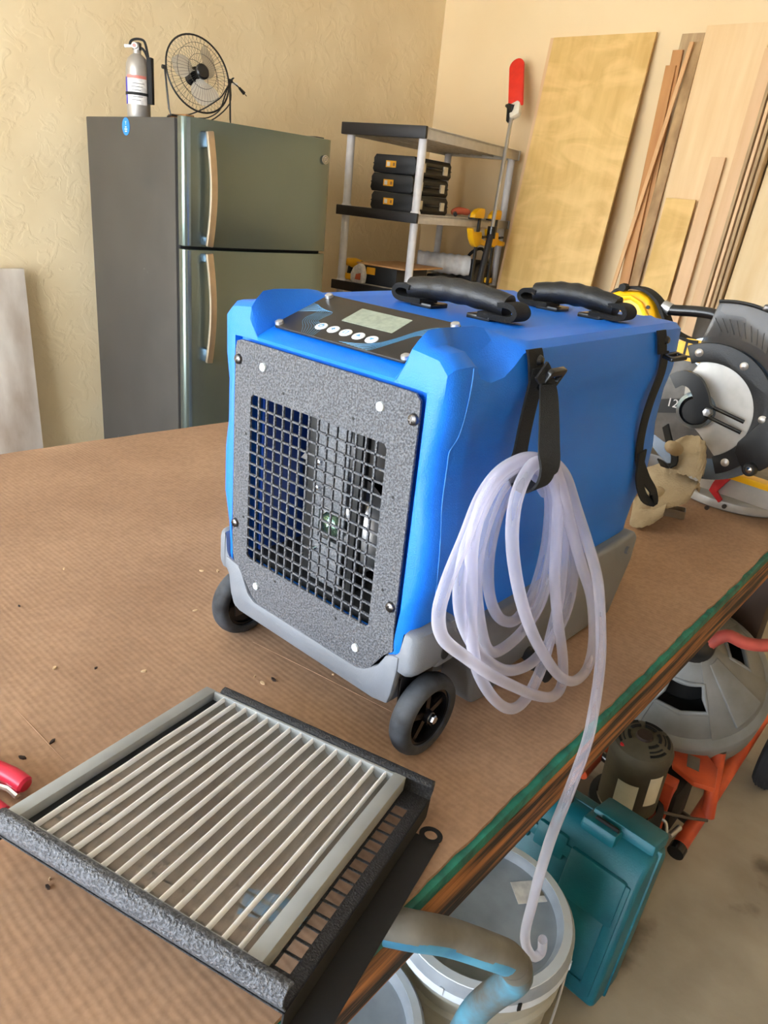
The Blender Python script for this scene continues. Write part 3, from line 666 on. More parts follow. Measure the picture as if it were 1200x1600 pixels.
# ------------------------------------------------------------------ coiled vinyl tube
def hz(zx, zy, x): return AX(660 + zx / 3.3333, 680 + zy / 3.3333, x)
HL = [  # loops traced on planes parallel to the flank, from the inner to the outer ones
 [(640, 300, .190), (560, 190, .186), (470, 250, .182), (390, 420, .180), (345, 640, .180), (350, 830, .181), (400, 950, .183), (480, 965, .185), (560, 860, .187), (620, 690, .189), (655, 500, .191)],
 [(660, 300, .195), (590, 170, .192), (440, 240, .189), (330, 470, .187), (280, 720, .187), (300, 980, .189), (345, 1120, .192), (420, 1110, .194), (530, 1010, .196), (620, 860, .198), (670, 650, .199), (690, 420, .200)],
 [(660, 220, .202), (560, 140, .200), (400, 230, .199), (290, 430, .198), (215, 640, .198), (190, 860, .200), (230, 1030, .203), (320, 1160, .206), (440, 1225, .208), (560, 1190, .210), (660, 1080, .211), (745, 930, .211), (785, 740, .210), (770, 520, .208), (720, 340, .206)],
 [(660, 190, .208), (560, 130, .208), (420, 200, .208), (320, 340, .208), (260, 560, .206), (255, 800, .206), (255, 1020, .208), (285, 1220, .212), (370, 1370, .217), (460, 1425, .221), (540, 1370, .222), (620, 1210, .219), (680, 1000, .215), (720, 800, .212), (735, 560, .211), (720, 340, .212)],
 [(670, 170, .215), (560, 120, .216), (420, 180, .216), (310, 320, .216), (220, 540, .216), (130, 760, .216), (85, 930, .217), (110, 1060, .219), (230, 1160, .222), (360, 1250, .226), (480, 1310, .229), (590, 1355, .231), (680, 1360, .232), (728, 1290, .230), (730, 1150, .226), (705, 960, .223), (690, 740, .222), (700, 500, .222), (705, 320, .222)],
 [(660, 180, .224), (590, 145, .226), (520, 240, .229), (475, 400, .231), (470, 600, .232), (505, 820, .233), (560, 1000, .234), (630, 1140, .236), (710, 1250, .237), (790, 1280, .238), (860, 1210, .236), (890, 1060, .233), (880, 850, .230), (830, 680, .228), (775, 480, .227), (730, 300, .226)],
]
q = []
for lp in HL: q += [hz(*p) for p in lp]
q += [hz(a, b, c) for a, b, c in [(690, 170, .224), (700, 160, .224), (750, 230, .225), (800, 380, .228), (860, 560, .234), (910, 740, .242), (925, 900, .250), (930, 1040, .258), (928, 1160, .266), (915, 1290, .276), (893, 1430, .289)]]
q += [AX(917, 1160, .300), AX(890, 1235, .306), AX(864, 1300, .304), AX(845, 1360, .300), AX(832, 1410, .297), AX(821, 1455, .296), AX(823, 1480, .297), AX(834, 1495, .299), AX(846, 1487, .301), AX(848, 1468, .302)]
q = [V((p.x, p.y, max(p.z, .909) if p.x < .285 else p.z)) for p in q]
hose = solo('vinyl_tube', MB().tube(spline(q, 7), .0064, 12), 'clear_tube', 'clear vinyl drain tube coiled on the strap with its end hanging off the bench', 'tube', smooth=60)

# ------------------------------------------------------------------ pleated filter on the inverted black cover
fc = CAM + (V((.1065, -.192, .944)) - CAM) * .962
eu = V((.248, .070, -.007)).normalized(); ev = V((-.072, .257, -.0405)); ev = (ev - eu * ev.dot(eu)).normalized(); ew = eu.cross(ev)
FM = frame(fc, eu, ev, ew)
fl = thing('pleated_filter', 'square pleated air filter in a thin grey frame', 'filter', tuple(fc)); 
hu, hv = .124, .1285
part('frame_side', MB().bx(-hu, -hu + .013, -hv, hv, -.016, 0, FM), 'frame_grey', fl, bevel=.0008)
part('frame_side', MB().bx(hu - .013, hu, -hv, hv, -.016, 0, FM), 'frame_grey', fl, bevel=.0008)
part('frame_end', MB().bx(-hu + .013, hu - .013, -hv, -hv + .004, -.016, -.0005, FM), 'frame_grey', fl, bevel=.0008)
part('frame_end', MB().bx(-hu + .013, hu - .013, hv - .004, hv, -.016, -.0005, FM), 'frame_grey', fl, bevel=.0008)
npl = 15; u0, u1 = -hu + .020, hu - .014; pw = (u1 - u0) / npl; NV = 6
for k in range(npl):
    prof = [(u0 + pw * (k + t), -.0125 + .008 * (abs(t - .5) * 2 - 1) ** 2 * .9) for t in [i / 10 for i in range(11)]]
    b_ = MB().rings([[FM @ V((u, -hv + .004 + (2 * hv - .008) * j / NV, z + .0005 * math.sin(j * 2.1 + k))) for u, z in prof] for j in range(NV + 1)], False, False, closed=False)
    pt = part('pleat', b_, 'filter_media', fl, smooth=70)
    uc = u0 + pw * (k + .5)
    part('pleat_ridge', MB().rings([[FM @ V((uc + .0019 * math.cos(a_), v_, -.0062 + .0046 * math.sin(a_) + .0003 * math.sin(v_ * 60 + k))) for a_ in [PI * i / 8 for i in range(9)]] for v_ in [-hv + .004 + (2 * hv - .008) * j / 10 for j in range(11)]], False, False, closed=False), 'ridge', pt, smooth=70)  # narrow crest strip carrying the painted highlight
part('foam_strip', MB().bx(-hu + .0125, -hu + .020, -hv + .004, hv - .004, -.0155, -.010, FM), 'dark', fl)

tr = thing('filter_cover', 'black sheet metal filter cover lying face down at the bench edge', 'metal cover', (fc.x + .02, fc.y, .9))
UL, UR, VN, VF, WP = -.136, .151, -.1355, .137, -.0185
# plate with punched openings under the filter: solid margins and thin bars between the openings
mu0, mu1, mv0, mv1 = -.105, .1385, -.108, .108
pb = MB().bx(UL, mu0, VN, VF, WP - .0012, WP, FM).bx(mu1, UR, VN, VF, WP - .0012, WP, FM).bx(mu0, mu1, VN, mv0, WP - .0012, WP, FM).bx(mu0, mu1, mv1, VF, WP - .0012, WP, FM)
cover = part('cover_plate', pb, 'powder_dark', tr, smooth=0)
gb = MB(); nu, nv = 17, 15
for k in range(1, nu): u = mu0 + (mu1 - mu0) * k / nu; gb.bx(u - .0012, u + .0012, mv0 - .001, mv1 + .001, WP - .0011, WP - .0001, FM)
for k in range(1, nv): v_ = mv0 + (mv1 - mv0) * k / nv; gb.bx(mu0 - .001, mu1 + .001, v_ - .0012, v_ + .0012, WP - .0011, WP - .0001, FM)
part('cover_mesh', gb, 'powder_dark', cover, smooth=0)
# rolled lips that hold the filter
for v0, s in ((VN, -1), (VF, 1)):
    lip = [(v0 - s * .008, .002), (v0 - s * .004, .0045), (v0, .005), (v0 + s * .004, .0025), (v0 + s * .0055, -.002), (v0 + s * .0050, -.0085), (v0 + s * .0015, -.0135), (v0 - s * .001, -.0185), (v0 - s * .003, -.0185), (v0 + s * .0008, -.012), (v0 + s * .0035, -.0075), (v0 + s * .0032, -.005), (v0 + s * .001, .0015), (v0 - s * .003, .002), (v0 - s * .0075, .0)]
    if s > 0: lip = [(a, b - .002) for a, b in lip]
    part('lip', MB().prism(lip, UL + .012 if s < 0 else UL + .03, UR, FM @ frame((0, 0, 0), (0, 1, 0), (0, 0, 1), (1, 0, 0))), 'powder_dark' if s > 0 else 'powder', tr, bevel=.0006)
part('side_wall', MB().bx(UR - .0012, UR + .0002, VN, VF, WP - .022, WP, FM), 'matte_black', tr)
WF = WP - .022
fl_poly = [(UR - .001, VN + .006), (UR + .022, VN + .010), (UR + .026, VN + .02), (UR + .025, VF - .030), (UR + .022, VF - .022), (UR + .014, VF - .018), (UR + .004, VF - .022), (UR - .001, VF - .030)]
part('flange', MB().prism(fl_poly[:3] + [(UR + .025, VF - .027), (UR - .001, VF - .027)], WF - .0012, WF, FM), 'matte_black', tr)
oc = (UR + .0135, VF - .020)
out_ = [(oc[0] + .0118 * math.cos(a), oc[1] + .0118 * math.sin(a)) for a in [2 * PI * k / 24 for k in range(24)]]
in_ = [(oc[0] + .0065 * math.cos(a), oc[1] + .0065 * math.sin(a)) for a in [2 * PI * k / 24 for k in range(24)]]
part('mounting_ear', MB().ring_plate(out_, in_, WF - .0012, WF, FM), 'matte_black', tr)
part('side_wall', MB().bx(UL - .0002, UL + .0012, VN, VF, WP - .020, WP, FM), 'matte_black', tr)
part('flange', MB().bx(UL - .016, UL + .001, VN + .004, VF - .01, WP - .0212, WP - .020, FM), 'powder_dark', tr)
solo('paper_scrap', MB().prism([(-.03, -.012), (.028, -.014), (.03, .012), (-.028, .013)], 0, .0008, Matrix.Translation((.205, -.215, .9006)) @ Matrix.Rotation(.6, 4, 'Z')), 'paper_blue', 'scrap of light blue paper under the black metal cover', 'paper', smooth=0)

# red handled tool at the left border
kn = thing('pliers', 'pliers with a red plastic handle lying on the cardboard beside the filter', 'pliers', tuple(AZ(-10, 1215, .9)))
a, b_ = AZ(-75, 1180, .912), AZ(41, 1228, .912)
pth = [a, a.lerp(b_, .4) + V((.004, .004, .003)), a.lerp(b_, .75) + V((.003, .003, .003)), b_]
gm = MB().tube(spline(pth, 5), [.008] * 6 + [.0085] * 4 + [.0088] * 5 + [.0065], 12)
part('handle_grip', gm, 'red_handle', kn)
part('handle_grip', MB().tube([p + V((.020, -.030, 0)) for p in spline(pth, 5)], .008, 12), 'red_handle', kn)
dd = (a - b_).normalized()
part('jaw', MB().tube([a, a + dd * .03 + V((.010, -.015, 0)), a + dd * .08 + V((.010, -.015, 0))], [.006, .010, .004], 8), 'dark_steel', kn)
part('shank', MB().tube([b_ - dd * .0 + V((.004, -.010, -.004)), b_ + V((-.012, -.012, -.004)), a + V((.01, -.015, 0))], .0032, 8), 'chrome', kn)

# ------------------------------------------------------------------ mitre saw
SY = 1.06
def sp_(px, py, y=SY): p = AY(px, py, y); return (p.x, p.z)
ms = thing('mitre_saw', 'yellow and grey mitre saw with smoked blade guard on the bench behind the dehumidifier', 'mitre saw', (.10, 1.2, .9))
bc = sp_(1100, 640); BC = V((bc[0], SY, bc[1]))
# turntable and base
part('turntable', MB().lathe([(0, .0), (.130, .0), (.138, .004), (.138, .022), (.130, .026), (0, .026)], 48, Matrix.Translation((.115, 1.275, .901))), 'alu', ms, bevel=.001)
part('base_wing', MB().bx(-.22, .44, 1.20, 1.36, .915, .965), 'alu_dark', ms, bevel=.006)
bf0, bf1 = AZ(1098, 732, .985), AZ(1260, 785, .985)
dirf = (bf1 - bf0); dirf.z = 0; dirf.normalize(); nf = V((-dirf.y, dirf.x, 0))
Mf = frame((bf0.x, bf0.y, 0), dirf, nf, (0, 0, 1))
fe = part('fence', MB().prism([(-.03, .942), (.34, .942), (.34, .985), (-.03, .985)], -.026, 0, Mf @ frame((0, 0, 0), (1, 0, 0), (0, 0, 1), (0, -1, 0))), 'alu', ms, bevel=.003, label='light grey cast fence')
part('fence_cap', MB().bx(-.03, .34, -.004, .030, .982, .996, Mf), 'yellow', ms, bevel=.002, label='yellow strip along the fence')
part('kerf_board', MB().bx(.0, .34, .030, .05, .97, .988, Mf), 'cream', ms, bevel=.002)
lv = [(.040, .982), (.066, .982), (.060, .972), (.047, .948), (.062, .934), (.058, .926), (.030, .946), (.034, .965)]
part('locking_lever', MB().prism(lv, .002, .012, Mf @ frame((0, 0, 0), (1, 0, 0), (0, 0, 1), (0, -1, 0))), 'red', ms, bevel=.001, label='red locking lever')
for k in range(3):
    p = AZ(1105 + 27 * k, 793 - k * 2, .918)
    part('scale_screw', MB().lathe([(0, .004), (.005, .004), (.005, 0)], 10, frame(p, (1, 0, 0), (0, 0, 1), (0, -1, 0))), 'dark_steel', ms)
# lower plate of the saw, grey with a slot
lo_p = [sp_(*p, SY + .03) for p in [(1020, 560), (1070, 545), (1130, 600), (1140, 660), (1190, 690), (1165, 722), (1105, 716), (1040, 690), (1000, 660)]]
part('arm_casting', MB().prism(lo_p, 0, .03, XZ(SY + .045)), 'alu_dark', ms, bevel=.004)
# silver blade cover, black ring and smoked guard, all facing the bench front
def arc(cx_, cz_, r, a0, a1, n): return [(cx_ + r * math.cos(math.radians(a0 + (a1 - a0) * k / n)), cz_ + r * math.sin(math.radians(a0 + (a1 - a0) * k / n))) for k in range(n + 1)]
R1 = .099; ci = (bc[0], bc[1] - .0)
cov = part('blade_cover', MB().prism(arc(*ci, R1, -62, 108, 40) + [(ci[0] - .050, ci[1] + .055), (ci[0] - .040, ci[1] - .02), (ci[0] + .005, ci[1] - .05)], 0, .008, XZ(SY)), 'alu', ms, bevel=.002, label='light grey blade cover plate')
ro, ri = .137, R1
part('cover_ring', MB().prism(arc(*ci, ro, -64, 118, 40) + arc(*ci, ri, 118, -64, 40), .002, .011, XZ(SY)), 'black_plastic', ms, bevel=.0015)
for an in (108, 62, 5, -52):
    c_ = (ci[0] + (ro + ri) / 2 * math.cos(math.radians(an)), ci[1] + (ro + ri) / 2 * math.sin(math.radians(an)))
    part('rivet', MB().lathe([(0, .004), (.005, .0035), (.0085, .001), (.0085, 0)], 16, XZ(SY - .011) @ Matrix.Translation((*c_, 0))), 'steel', ms)
GO = .220
gp = arc(ci[0] + .012, ci[1], GO, -14, 100, 48) + arc(ci[0] + .008, ci[1], .135, 112, -46, 40)
part('blade_guard', MB().prism(gp, 0, .006, XZ(SY + .004)), 'guard_smoke', ms, bevel=.001, label='smoked see-through blade guard')
part('guard_rim', MB().tube([XZ(SY - .004) @ V((x, z, 0)) for x, z in arc(ci[0] + .012, ci[1], GO, -14, 100, 48)], .0035, 8), 'black_plastic', ms)
tk = MB()
for k in range(27):
    a_ = math.radians(-22 + k * 4.4); r0, r1 = .160, .186
    tk.tube([XZ(SY - .0025) @ V((ci[0] + r0 * math.cos(a_), ci[1] + r0 * math.sin(a_), 0)), XZ(SY - .0025) @ V((ci[0] + r1 * math.cos(a_ + .1), ci[1] + r1 * math.sin(a_ + .1), 0))], .0007, 4)
part('guard_vents', tk, 'dark', ms)
part('saw_blade', MB().lathe([(0, 0), (.150, 0), (.150, .0025), (0, .0025)], 72, XZ(SY + .012) @ Matrix.Translation((ci[0] + .01, ci[1] - .0, -.006))), 'blade_steel', ms)
for k in range(10):
    a_ = math.radians(76 - k * 7.0)
    part('guard_tooth', MB().box((GO + .004, 0, 0), (.012, .017, .022), XZ(SY + .0) @ Matrix.Translation((ci[0] + .012, ci[1], 0)) @ Matrix.Rotation(a_, 4, 'Z')), 'dark_steel', ms, bevel=.003)
# lower pivot knob of the guard
lg = [sp_(*p) for p in [(1155, 690), (1200, 650), (1230, 690), (1215, 722), (1190, 735), (1160, 728), (1150, 705)]]
part('guard_foot', MB().prism(lg, .003, .014, XZ(SY)), 'black_plastic', ms, bevel=.003)
kp = sp_(1175, 731)
kb = part('pivot_knob', MB().lathe([(0, .012), (.010, .012), (.014, .008), (.015, 0)], 20, XZ(SY - .012) @ Matrix.Translation((*kp, 0))), 'black_plastic', ms)
part('pivot_bolt', MB().lathe([(0, .015), (.006, .014), (.008, .011)], 14, XZ(SY - .012) @ Matrix.Translation((*kp, 0))), 'chrome', kb)
# spindle: hub, curved link and lever
kp = sp_(1093, 640)
part('spindle_hub', MB().lathe([(0, .02), (.026, .02), (.030, .014), (.030, 0)], 28, XZ(SY - .008) @ Matrix.Translation((*kp, 0))), 'gloss_black', ms)
part('hub_ring', MB().lathe([(.030, .016), (.038, .012), (.040, .0), (.030, 0), (.030, .016)], 28, XZ(SY - .008) @ Matrix.Translation((kp[0] - .004, kp[1], 0))), 'blade_steel', ms)
lk = [AY(x, y, SY - .034) for x, y in [(1052, 596), (1068, 590), (1086, 598), (1096, 618), (1100, 636), (1108, 645)]]
part('guard_link', MB().ribbon(spline(lk, 4), (0, .2, 0) if False else (.5, 0, .8), .030, .012), 'gloss_black', ms)
ra, rb = AY(1108, 643, SY - .03), AY(1160, 668, SY - .02)
for o_ in (.011, -.011): part('lever_rod', MB().tube([ra + V((0, 0, o_)), rb + V((0, 0, o_))], .004, 8), 'gloss_black', ms)
part('lever_bolt', MB().lathe([(0, .012), (.008, .011), (.011, 0)], 6, XZ(SY - .036) @ Matrix.Translation((ra.x, ra.z, 0))), 'steel', ms)
# yellow motor housing, black trim band and handle
hc = V(AY(1003, 512, SY + .02))
hp = [sp_(*p, SY + .03) for p in [(930, 540), (925, 480), (945, 462), (975, 454), (1005, 456), (1024, 468), (1030, 490), (1032, 520), (1028, 560), (1000, 580), (950, 570)]]
hs = part('motor_housing', MB().prism(hp, -.03, .06, XZ(SY + .06)), 'yellow', ms, bevel=.012, seg=3, label='yellow motor housing')
rd = [AY(x, y, SY + .0) for x, y in [(968, 462), (985, 455), (1005, 456), (1022, 464), (1031, 480), (1036, 505), (1044, 520)]]
part('rib', MB().tube([AY(x, y, SY - .008) for x, y in [(962, 466), (985, 464), (1000, 474), (1010, 495), (1012, 525)]], .005, 8), 'yellow', hs)
part('vent_dot', MB().lathe([(0, .002), (.004, .002), (.004, 0)], 12, XZ(SY - .001) @ Matrix.Translation((*sp_(1013, 480, SY), 0))), 'dark', hs)
tb_ = [AY(x, y, SY + .03) for x, y in [(955, 466), (968, 453), (990, 449), (1012, 454), (1030, 470), (1040, 492), (1050, 515), (1075, 530), (1095, 534)]]
part('trim_band', MB().ribbon(spline(tb_, 4), (0, 1, 0), .04, .006), 'matte_black', ms)
part('trim_knob', MB().lathe([(0, -.01), (.008, -.01), (.009, 0), (.008, .01), (0, .01)], 14, XZ(SY + .0) @ Matrix.Translation((*sp_(975, 449, SY), 0))), 'matte_black', ms)
pan = [sp_(*p, SY + .02) for p in [(1042, 540), (1075, 528), (1105, 533), (1112, 545), (1098, 568), (1066, 562), (1040, 566)]]
part('name_plate', MB().prism(pan, .0, .004, XZ(SY + .018)), 'yellow', ms, label='yellow name plate')
part('lettering', text_mb('D', .05, XZ(SY + .0135) @ Matrix.Translation((sp_(1076, 549, SY)[0], sp_(1076, 549, SY)[1], 0))), 'dark', ms, smooth=0)
top_ = [sp_(*p, SY + .03) for p in [(1040, 566), (1066, 562), (1098, 568), (1100, 600), (1070, 620), (1030, 640), (1010, 640), (1025, 560)]]
part('upper_casting', MB().prism(top_, .0, .02, XZ(SY + .038)), 'alu', ms, bevel=.003)
lbl = [sp_(*p, SY + .015) for p in [(1020, 624), (1068, 622), (1068, 645), (1018, 644)]]
part('size_label', MB().prism(lbl, .0, .002, XZ(SY + .013)), 'dark', ms)
part('lettering', text_mb('12"', .026, XZ(SY + .0105) @ Matrix.Translation((sp_(1051, 632, SY)[0], sp_(1051, 632, SY)[1], 0))), 'label_white', ms, smooth=0)
hd = [AY(x, y, SY + .03) for x, y in [(1036, 478), (1048, 484), (1090, 487), (1120, 493), (1134, 508), (1130, 530), (1116, 545)]]
part('carry_bar', MB().tube(spline(hd, 5), .0115, 14), 'gloss_black', ms, label='black tubular handle')
part('bar_collar', MB().tube([hd[0], hd[1]], .013, 14), 'steel', ms)
part('pillar', MB().bx(-.06, .03, SY + .16, SY + .24, .96, 1.30), 'alu_dark', ms, bevel=.01)

# suede work gloves
def lump(name, parent, c, r, seed, mat='suede', sq=.35, M3=None):
    bm = bmesh.new(); bmesh.ops.create_icosphere(bm, subdivisions=4, radius=1)
    me = MB(); 
    for v_ in bm.verts:
        d = v_.co.copy(); n0 = mnoise.noise(d * 1.6 + V((seed, 0, 0))) * sq + mnoise.noise(d * 4 + V((0, seed, 0))) * sq * .35
        d = d * (1 + n0); v_.co = d
    M_ = Matrix.Translation(c) @ (M3 or Matrix.Identity(4)) @ Matrix.Diagonal((r[0], r[1], r[2], 1))
    mb = MB(); mb.add([v_.co[:] for v_ in bm.verts], [tuple(x.index for x in f.verts) for f in bm.faces], M_); bm.free()
    return part(name, mb, mat, parent, smooth=80)
def fold_sheet(pts_front, pts_back, th, nu=10, amp=.004, seed=0):
    A_ = spline(pts_front, nu); B_ = spline(pts_back, nu); mb = MB(); R_ = []
    nv = 8
    for i in range(len(A_)):
        row = []
        for j in range(nv + 1):
            p = A_[i].lerp(B_[i], j / nv); k = mnoise.noise(V((i * .35, j * .5, seed))) * amp
            row.append(p + V((k * .4, k * .5, k + th * math.sin(PI * j / nv) * .8)))
        R_.append(row)
    R2 = [row + [p - V((0, 0, th * .5)) for p in reversed(row)] for row in R_]
    return mb.rings(R2)
gl = thing('work_gloves', 'pair of tan suede work gloves piled behind the dehumidifier', 'gloves', (.08, .93, .9))
def gp_(px, py, y): return AY(px, py, y)
part('glove_cuff', fold_sheet([gp_(1052, 690, 1.0), gp_(1075, 680, 1.0), gp_(1100, 688, .99), gp_(1104, 715, .98), gp_(1100, 740, .97)], [gp_(1046, 735, .93), gp_(1060, 735, .93), gp_(1075, 738, .93), gp_(1088, 742, .93), gp_(1095, 748, .93)], .014, seed=1), 'suede', gl, smooth=80)
part('glove_palm', fold_sheet([gp_(1000, 735, 1.0), gp_(1030, 725, 1.0), gp_(1060, 735, .99), gp_(1085, 752, .98), gp_(1095, 762, .97)], [gp_(1000, 790, .90), gp_(1025, 790, .90), gp_(1050, 785, .91), gp_(1070, 780, .92), gp_(1080, 772, .93)], .022, seed=2), 'suede', gl, smooth=80)
part('glove_fingers', fold_sheet([gp_(990, 775, .97), gp_(1010, 775, .97), gp_(1030, 778, .96), gp_(1045, 782, .95)], [gp_(985, 815, .88), gp_(1000, 818, .87), gp_(1020, 812, .88), gp_(1038, 800, .89)], .02, seed=3), 'suede', gl, smooth=80)
for k, (a, b_) in enumerate([((1035, 770), (1000, 778)), ((1040, 782), (1000, 792)), ((1035, 795), (998, 806)), ((1060, 705), (1040, 700))]):
    p, q_ = gp_(*a, .93), gp_(*b_, .90)
    if k < 3: p.z = max(p.z, .925); q_.z = max(q_.z, .918)
    part('glove_finger', MB().tube(spline([p, p.lerp(q_, .5) + V((0, -.004, .006)), q_], 5), [.010, .0125, .0135, .0135, .013, .013, .013, .0125, .011, .008, .003], 12), 'suede', gl, smooth=80)
part('cuff_strap', MB().ribbon(spline([gp_(1040, 665, .96), gp_(1046, 690, .95), gp_(1054, 712, .94), gp_(1050, 728, .93), gp_(1030, 722, .94)], 4), (.6, -.5, .3), .022, .003), 'webbing', gl)
tc_ = AZ(1040, 806, .9)
tn = MB().ring_plate(rrect(.024, .017, .006), rrect(.0225, .0155, .005), 0, .017, Matrix.Translation((tc_.x + .008, tc_.y + .018, .9005)) @ Matrix.Rotation(.35, 4, 'Z'))
tn.prism(rrect(.023, .016, .005), .0, .0015, Matrix.Translation((tc_.x + .008, tc_.y + .018, .9005)) @ Matrix.Rotation(.35, 4, 'Z'))
solo('metal_tray', tn, 'tin', 'small open metal tin beside the work gloves', 'tin')

# ------------------------------------------------------------------ under the bench
# drain cleaner
dr = thing('drain_cleaner', 'orange framed drain cleaning machine with a grey cable drum under the bench', 'drain cleaner', (.2, 1.3, 0))
dc = V((.100, 1.38, .290)); ax = V((.14, -.50, .80)).normalized()
ex_ = ax.orthogonal().normalized(); ex_ = (V((1, 0, 0)) - ax * ax.x).normalized(); ey_ = ax.cross(ex_)
DM = frame(dc, ex_, ey_, ax)
R0 = .222
dp = [(0, -.03), (R0 - .01, -.03), (R0, -.015), (R0, .085), (R0 - .008, .10), (R0 - .012, .105)]
drum = part('drum', MB().lathe(dp + [(R0 - .03, .10), (0, .10)], 56, DM), 'drum_grey', dr, label='grey plastic cable drum')
# cone of the drum with triangular openings: six sectors, alternately solid and framed
def cone(a0, a1, r0, r1, z0, z1, th, n=10):
    mb = MB(); R_ = []
    for k in range(n + 1):
        a = a0 + (a1 - a0) * k / n; c, s_ = math.cos(a), math.sin(a)
        R_.append([DM @ V((r0 * c, r0 * s_, z0)), DM @ V((r1 * c, r1 * s_, z1)), DM @ V((r1 * c, r1 * s_, z1 - th)), DM @ V((r0 * c, r0 * s_, z0 - th))])
    return mb.rings(R_)
RO = .205
zr = lambda r: .112 + (RO - r) / (RO - .045) * .145
HA = .60
for k in range(3):
    a0 = k * 2 * PI / 3 + math.radians(-12)
    part('drum_rib', cone(a0 - HA, a0 + HA, RO, .045, zr(RO) + .003, zr(.045) + .003, .012), 'drum_grey', drum, smooth=50)
    part('rib_facet', cone(a0 - .26, a0 + .26, RO - .01, .06, zr(RO - .01) + .012, zr(.06) + .005, .014), 'drum_grey', drum, smooth=20, bevel=.004)
    c0, c1 = a0 + HA, a0 + 2 * PI / 3 - HA
    part('drum_rim', cone(c0, c1, RO, .148, zr(RO), zr(.148), .012), 'drum_grey', drum, smooth=50)
    part('drum_collar', cone(c0, c1, .092, .045, zr(.092), zr(.045), .012), 'drum_grey', drum, smooth=50)
    part('opening_edge', MB().tube([DM @ V((r * math.cos(a), r * math.sin(a), zr(r) - .002)) for r, a in [(.148, c0), (.150, (c0 + c1) / 2), (.148, c1), (.12, c1 - .02), (.092, c1), (.090, (c0 + c1) / 2), (.092, c0), (.12, c0 + .02)]], .007, 8, closed=True), 'drum_grey', drum, smooth=60)
part('drum_lip', MB().lathe([(RO - .008, .120), (RO + .006, .114), (R0 - .002, .10), (R0 - .016, .095), (RO - .008, .107), (RO - .008, .120)], 56, DM), 'drum_grey', drum)
part('inner_drum', MB().lathe([(0, .10), (.085, .10), (.09, .12), (.05, .17), (0, .18)], 32, DM), 'matte_black', dr)
part('drum_floor', MB().lathe([(.08, .101), (.18, .101), (.18, .1), (.08, .1)], 40, DM), 'dark', dr)
part('neck', MB().lathe([(.050, .245), (.050, .275), (.044, .295), (.030, .305), (0, .305)], 28, DM), 'black_plastic', dr)
nk = DM @ V((0, 0, .285))
part('feed_tube', MB().tube(spline([nk + V((.03, -.0, .0)), AZ(1135, 993, .56), AZ(1165, 1005, .55), AZ(1200, 1008, .55), AZ(1240, 1000, .56)], 5), .016, 14), 'red_tube', dr, label='faded red steel tube')
# frame rails
ra, rb = AZ(1058, 1328, .045), AZ(1215, 1085, .16)
part('rail', MB().tube([ra, rb], .019, 16), 'orange_paint', dr, label='orange tubular rail')
dd = (rb - ra).normalized()
part('rail_cap', MB().tube([ra - dd * .012, ra + dd * .012], .021, 16), 'gloss_black', dr)
rl = V((-.30, .06, 0)); part('rail', MB().tube([ra + rl, rb + rl], .019, 16), 'orange_paint', dr)
s0, s1 = AZ(1105, 1275, .07), AZ(1124, 1170, .25)
part('stub_post', MB().tube([s0, s1], .018, 16), 'orange_paint', dr); part('stub_cap', MB().tube([s1 - V((0, 0, .004)), s1 + V((0, 0, .004))], .019, 16), 'dark_steel', dr)
part('tie_bar', MB().tube([ra + dd * .10, ra + dd * .10 + rl], .014, 12), 'dark_steel', dr)
pk = [AZ(*p, .24) for p in [(1048, 1140), (1085, 1155), (1110, 1185), (1122, 1200), (1118, 1232), (1085, 1222), (1052, 1195)]]
Mp = MB(); Mp.prism([(p.x, p.y) for p in pk], .225, .24); part('mount_bracket', Mp, 'orange_paint', dr, bevel=.003, label='orange motor bracket')
pk = [AZ(*p, .2405) for p in [(1075, 1178), (1094, 1186), (1092, 1206), (1073, 1197)]]
part('rating_plate', MB().prism([(p.x, p.y) for p in pk], .2403, .2415), 'tin', dr)
part('bracket_leg', MB().bx(.20, .235, 1.05, 1.09, .05, .226), 'orange_paint', dr, bevel=.003)
# motor
mc = V((.150, 1.00, 0)); ma = V((.02, -.10, 1)).normalized(); mx_ = (V((1, 0, 0)) - ma * ma.x).normalized(); MM = frame((mc.x, mc.y, .16), mx_, ma.cross(mx_), ma)
RM = .070
mo = part('motor_can', MB().lathe([(0, 0), (RM * .9, 0), (RM, .01), (RM, .165), (RM + .003, .17), (RM + .003, .185), (RM * .96, .20), (.045, .212), (.0, .214)], 40, MM), 'motor', dr, label='dusty electric motor')
part('motor_boss', MB().lathe([(0, .220), (.018, .220), (.020, .214), (.02, .205)], 20, MM), 'dark_wood', mo)
for k in range(6):
    if k == 4: continue
    for j in range(3):
        r0 = .032 + j * .0105; a0 = k * PI / 3 + .15; a1 = a0 + .75
        pl_ = [(r0 * math.cos(a0 + (a1 - a0) * i / 5), r0 * math.sin(a0 + (a1 - a0) * i / 5)) for i in range(6)] + [((r0 + .007) * math.cos(a1 - (a1 - a0) * i / 5), (r0 + .007) * math.sin(a1 - (a1 - a0) * i / 5)) for i in range(6)]
        part('vent_slot', MB().prism(pl_, .2125 - j * .0035, .2155 - j * .0040, MM), 'dark', mo, smooth=0)
part('reset_button', MB().lathe([(0, .206), (.007, .205), (.009, .195)], 16, MM @ Matrix.Translation((-.028, -.048, 0))), 'red', mo)
for a0, a1, z0, z1, mt_ in ((-1.75, -1.05, .04, .12, 'cream'), (-.75, -.25, .06, .15, 'cream')):
    part('motor_label', MB().lathe([(RM + .0006, z0), (RM + .0012, z0), (RM + .0012, z1), (RM + .0006, z1), (RM + .0006, z0)], 10, MM, a0, a1), mt_, mo)
part('motor_cradle', MB().lathe([(RM + .012, -.05), (RM + .02, -.05), (RM + .02, .0), (RM + .004, .01), (RM + .004, -.0), (RM + .012, -.05)], 30, MM), 'matte_black', dr)
